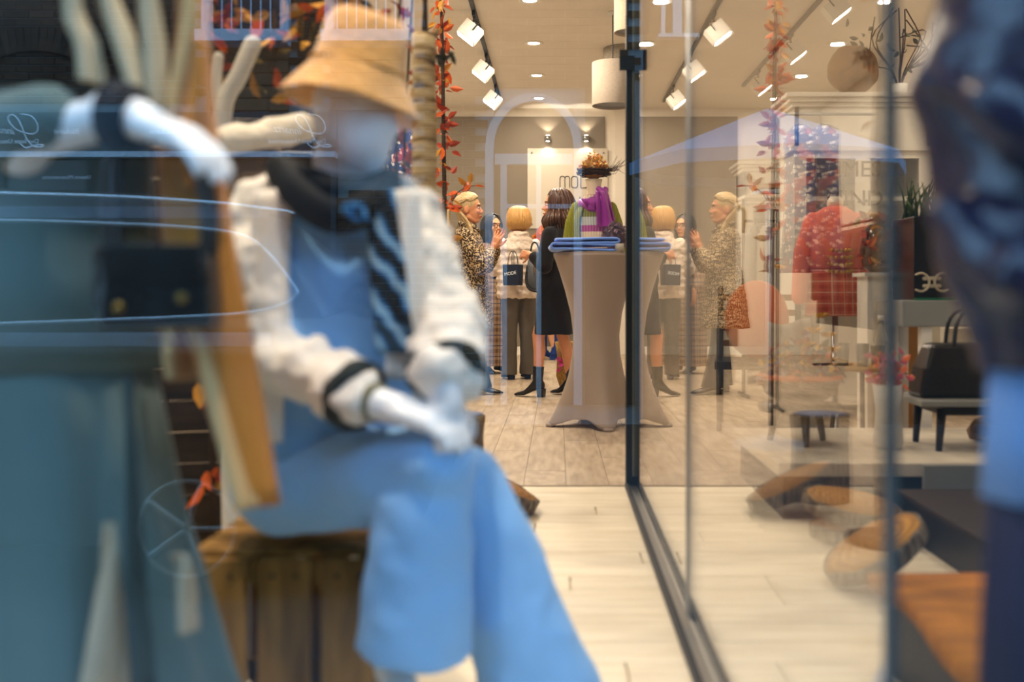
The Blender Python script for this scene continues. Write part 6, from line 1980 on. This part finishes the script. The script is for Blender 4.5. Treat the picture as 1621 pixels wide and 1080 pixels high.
# stool with flower basket
so = thing('dark_stool', 'dark three legged stool carrying the flower basket on the platform', 'stool', (1.02, 4.25, 0.22), 0)
MB().lathe([(0.17, 0.135), (0.175, 0.15), (0.17, 0.165)], n=28).build('seat', DARKW, so)
for k in range(3):
    a = 2 * PI * k / 3 + 0.5
    MB().tube([(0.1 * math.cos(a), 0.1 * math.sin(a), 0.14), (0.13 * math.cos(a), 0.13 * math.sin(a), 0.002)], [0.02, 0.013], 10, round_ends=False).build('leg', DARKW, so)
fk = thing('autumn_flower_basket', 'round dark basket of yellow and orange autumn flowers on the dark stool', 'basket', (1.02, 4.25, 0.3853))
MB().lathe([(0.07, 0), (0.14, 0.04), (0.175, 0.11), (0.165, 0.12), (0.13, 0.05), (0.02, 0.03)], n=32).build('basket', mat('dark cane', '#3a2614', 0.8, nz=40, amt=0.4), fk)
P = [Vector((0.172 * math.cos(2 * PI * k / 32), 0.172 * math.sin(2 * PI * k / 32), 0.115)) for k in range(33)]
MB().tube(P, 0.011, 8).build('orange_rim', mat('orange ribbon', '#c9571d', 0.7), fk)
rr = random.Random(66)
PETC = [petm.mesh('petal', mat('petal ' + n_, c_, 0.7, rnd=0.2), False) for n_, c_ in (('yellow', '#e0a92a'), ('orange', '#d8742a'), ('mauve', '#7d6a86'), ('dusty red', '#9c4a3a'), ('grey leaf', '#77786a'))]
for k in range(230):
    a, r_ = rr.uniform(0, 2 * PI), 0.17 * math.sqrt(rr.random())
    z = 0.1 + 0.17 * (1 - (r_ / 0.18) ** 2) * rr.uniform(0.3, 1.15)
    inst(rr.choice(PETC[:2] + PETC[2:] * 2), 'petal', fk, (r_ * math.cos(a), r_ * math.sin(a), z), (rr.uniform(0, 6), rr.uniform(-1, 1), rr.uniform(0, 6)), (rr.uniform(1.2, 1.9),) * 3)
for cxx, cz in ((0.04, 0.30), (0.10, 0.28), (0.02, 0.24), (0.07, 0.36), (0.12, 0.22)):
    for j in range(7):
        inst(PETC[0], 'petal', fk, (cxx, -0.07, cz), (0.3, -0.5, 2 * PI * j / 7), (1.5,) * 3)
# small round table with glassware
ft = thing('side_table', 'small round wooden side table with glassware before the coral bust', 'table', (at(1362, 0, 5.0).x, 5.0, 0))
tz = at(0, 578, 5.0).z
MB().lathe([(0.002, tz - 0.022), (0.18, tz - 0.022), (0.185, tz - 0.01), (0.18, tz), (0.002, tz)], n=36).build('top', mat('oak table top', '#a98450', 0.5), ft)
for k in range(3):
    a = 2 * PI * k / 3 + 0.3
    MB().tube([(0.12 * math.cos(a), 0.12 * math.sin(a), tz - 0.02), (0.17 * math.cos(a), 0.17 * math.sin(a), 0.005)], 0.012, 8, round_ends=False).build('leg', DARKW, ft)
CLEAR = mat('clear glassware', '#e8eeec', 0.05, 0.5, trans=0.95, amt=0.0)
for k, (dx, dy, r_, h_) in enumerate(((-0.1, -0.05, 0.032, 0.11), (-0.02, -0.1, 0.032, 0.11), (0.06, -0.08, 0.035, 0.10))):
    g = thing('drinking_glass', ('leftmost', 'middle', 'rightmost')[k] + ' clear drinking glass on the small side table', 'glass', (ft.location.x + dx, 5.0 + dy, tz + 0.0005), 0, 'drinking glasses')
    MB().lathe([(0.002, 0.0), (r_ * 0.8, 0), (r_, h_), (r_ - 0.003, h_), (r_ * 0.8 - 0.003, 0.006), (0.002, 0.006)], n=20).build('glass', CLEAR, g)
bt = thing('bottle', 'clear bottle with pale label on the small side table', 'bottle', (ft.location.x + 0.1, 5.0, tz + 0.0005))
MB().lathe([(0.002, 0), (0.034, 0), (0.035, 0.13), (0.014, 0.18), (0.013, 0.22), (0.002, 0.22)], n=22).build('glass', CLEAR, bt)
MB().lathe([(0.0355, 0.03), (0.0358, 0.03), (0.0358, 0.1), (0.0355, 0.1)], n=22, cap=False).build('label', WHITEP, bt)
MB().lathe([(0.002, 0.2201), (0.014, 0.2201), (0.014, 0.245), (0.002, 0.245)], n=14).build('stopper', WHITEP, bt)
# white floor vase with pink flowers and grey fluffy cushion
wv = thing('floor_vase', 'tall white vase of pink and orange flowers beside the steel glass edge', 'vase', (at(1400, 0, 4.15).x, 4.1, 0.2202))
MB().lathe([(0.05, 0), (0.06, 0.02), (0.05, 0.15), (0.062, 0.26), (0.058, 0.26), (0.045, 0.15), (0.02, 0.02)], n=24).build('vase', WHITEP, wv)
rr = random.Random(52)
PK = [petm.mesh('petal', mat('petal ' + n_, c_, 0.7, rnd=0.2), False) for n_, c_ in (('pink', '#d9688a'), ('salmon', '#e07a52'))]
for k in range(60):
    a = rr.uniform(0, 2 * PI)
    r_ = 0.07 * math.sqrt(rr.random())
    inst(rr.choice(PK), 'petal', wv, (r_ * math.cos(a), r_ * math.sin(a), 0.26 + rr.uniform(0, 0.12)), (rr.uniform(0, 6), rr.uniform(-1, 1), rr.uniform(0, 6)), (1.5,) * 3)
# rough slab lying in the right foreground on a black riser
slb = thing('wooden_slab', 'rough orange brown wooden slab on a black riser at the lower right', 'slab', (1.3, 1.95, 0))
def slabf(u, v):
    x = -0.585 + 1.3 * u
    y = -0.85 + 1.22 * v
    return Vector((x + 0.018 * math.sin(9 * y) * (1 - u), y, 0.19 + 0.004 * noise.noise(Vector((x * 5, y * 5, 0)))))
SLABW = mat('rough orange timber', '#a5640f', 0.7, 0.3, nz=5, amt=0.35, stretch=(1, 4, 1), bump=0.4, bsc=18)
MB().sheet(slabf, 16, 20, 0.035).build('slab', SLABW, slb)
MB().bb((-0.55, -0.8, 0.0), (0.6, 0.32, 0.168)).build('riser', DARKW, slb, smooth=False)  # carries the slab; its black side also stands in for the slab's shadow

bp_ = thing('shade_block', 'low black block in place of shaded floor behind the rough wooden slab at the lower right', 'plinth', (1.95, 3.02, 0))  # dark box and top sheet stand in for shadow on the floor
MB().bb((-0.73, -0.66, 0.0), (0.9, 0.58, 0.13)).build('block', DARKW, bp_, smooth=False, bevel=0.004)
MB().bb((-0.74, -0.67, 0.13), (0.91, 0.59, 0.15)).build('top_sheet', mat('dark shade sheet', '#2a1d12', 0.6), bp_, smooth=False, bevel=0.003)
# ------------------------------------------------------------------ purple satin figure at the right edge, close to the window
PY = 0.84
def Pp(px, py, dy=0.0):
    p = at(px, py, PY)
    p.y += dy
    return p
pu = thing('purple_mannequin', 'mannequin in a dark purple satin blouse close to the glass at the right edge', 'mannequin', (Pp(1700, 0).x, PY + 0.06, 0))
SATIN = mat('purple satin', '#12072c', 0.26, 0.7, nz=5, amt=0.15)
sat = MB()
cxp = Pp(1752, 0).x
u_ = PY / FPX
sat.loft([(Pp(0, 600).z, cxp, PY + 0.07, 150 * u_, 0.07), (Pp(0, 520).z, cxp, PY + 0.07, 165 * u_, 0.085), (Pp(0, 420).z, cxp, PY + 0.07, 215 * u_, 0.095), (Pp(0, 330).z, cxp, PY + 0.07, 225 * u_, 0.09), (Pp(0, 230).z, cxp, PY + 0.07, 225 * u_, 0.09),
          (Pp(0, 110).z, cxp, PY + 0.07, 262 * u_, 0.085), (Pp(0, 0).z, cxp, PY + 0.07, 228 * u_, 0.08), (Pp(0, -200).z, cxp, PY + 0.07, 190 * u_, 0.07), (Pp(0, -420).z, cxp, PY + 0.07, 150 * u_, 0.06), (Pp(0, -470).z, cxp, PY + 0.07, 60 * u_, 0.04)], 40)
sat.tube(spline([Pp(1488, 112, 0.03), Pp(1550, 160, -0.01), Pp(1620, 225, -0.02), Pp(1740, 215, -0.03)]), [0.016] * 4 + [0.026] * 9, 14)
sat.tube(spline([Pp(1512, 335, 0.02), Pp(1555, 415, -0.015), Pp(1630, 445, -0.03), Pp(1740, 420, -0.03)]), [0.02] * 5 + [0.027] * 8, 14)
sat.tube(spline([Pp(1560, 330, 0.02), Pp(1610, 360, -0.01), Pp(1680, 330, -0.02)]), 0.018, 12)
sat.build('blouse', SATIN, pu, world=True, voxel=0.004, sm=3, disp=(0.014, 0.09))
MB().loft([(Pp(0, 815).z, cxp, PY + 0.07, 0.071, 0.055, 0.03, 7, 0), (Pp(0, 560).z, cxp, PY + 0.07, 0.064, 0.05)], 40).build('skirt', mat('pale blue satin skirt', '#7fa4d6', 0.5, amt=0.1), pu, world=True)
MB().loft([(0.1, cxp, PY + 0.07, 0.085, 0.06, 0.04, 7, 0), (Pp(0, 1080).z, cxp, PY + 0.07, 0.072, 0.055, 0.03, 7, 0), (Pp(0, 790).z, cxp, PY + 0.07, 0.066, 0.048)], 40).build('underskirt', mat('dark plum skirt', '#1c0f2c', 0.8), pu, world=True)
MB().lathe([(0.09, 0), (0.09, 0.015), (0.012, 0.025), (0.012, 0.2)], n=18).build('stand', STEEL, pu)
MB().cap((cxp, PY + 0.07, Pp(0, -460).z), 0.03, (cxp, PY + 0.07, Pp(0, -520).z), 0.03).ell((cxp, PY + 0.06, Pp(0, -620).z), (0.06, 0.07, 0.08)).build('head', MQ, pu, world=True, voxel=0.006, sm=2)

# unseen dark coats and rail added at the left wall to darken the partition's reflection
wrk = thing('added_rail', 'long dark clothes rail added unseen along the left wall', 'rail', (-2.55, 9.2, 0))
for y in (-2.6, 0.0, 2.6):
    MB().tube([(0, y, 0), (0, y, 1.62)], 0.016, 10).build('upright', BLACKM, wrk)
    MB().tube([(-0.22, y, 0.018), (0.22, y, 0.018)], 0.016, 10).build('foot', BLACKM, wrk)
MB().tube([(0, -2.6, 1.6), (0, 2.6, 1.6)], 0.014, 10).build('bar', BLACKM, wrk)
DCO = [mat('dark coat ' + n_, c_, 0.85, amt=0.12) for n_, c_ in (('brown', '#33261b'), ('black', '#17161a'), ('olive', '#3a3a26'), ('rust', '#5a2f1a'), ('grey', '#4a4845'))]
ORD = ('first', 'second', 'third', 'fourth', 'fifth', 'sixth', 'seventh', 'eighth', 'ninth', 'tenth', 'eleventh', 'twelfth', 'thirteenth', 'fourteenth', 'fifteenth', 'sixteenth', 'seventeenth', 'eighteenth')
j = 0
for k in range(18):
    y = -2.42 + k * 0.285
    if abs(y) < 0.12:
        y += 0.14
    n_ = ('brown', 'black', 'olive', 'rust', 'grey')[k % 5]
    g = thing('added_coat', ORD[k] + ' added coat from the front on the left wall rail, ' + n_, 'coat', (-2.55, 9.2 + y, 0.5), 0.12, 'dark coats added on the left wall rail')
    mb = MB().loft([(0, 0, 0, 0.24, 0.06, 0.05, 5, k), (0.5, 0, 0, 0.22, 0.06), (0.9, 0, 0, 0.22, 0.06), (1.0, 0, 0, 0.17, 0.05), (1.04, 0, 0, 0.06, 0.035)], 32)
    for s in (-1, 1):
        mb.tube([(s * 0.18, 0, 0.94), (s * 0.24, 0, 0.65), (s * 0.25, 0, 0.3)], [0.045, 0.048, 0.04], 10)
    mb.build('coat', DCO[k % 5], g)
    MB().tube(spline([Vector((0, 0, 1.03)), Vector((0.028, 0, 1.065)), Vector((0.028, 0, 1.11)), Vector((0, 0, 1.128)), Vector((-0.026, 0, 1.11))]), 0.004, 6).build('hanger_hook', STEEL, g)
# ------------------------------------------------------------------ freeze the modifiers
dg = bpy.context.evaluated_depsgraph_get()
todo = [o for o in bpy.data.objects if o.type == 'MESH' and o.modifiers]
new = [(o, bpy.data.meshes.new_from_object(o.evaluated_get(dg))) for o in todo]
for o, me in new:
    o.modifiers.clear()
    o.data = me
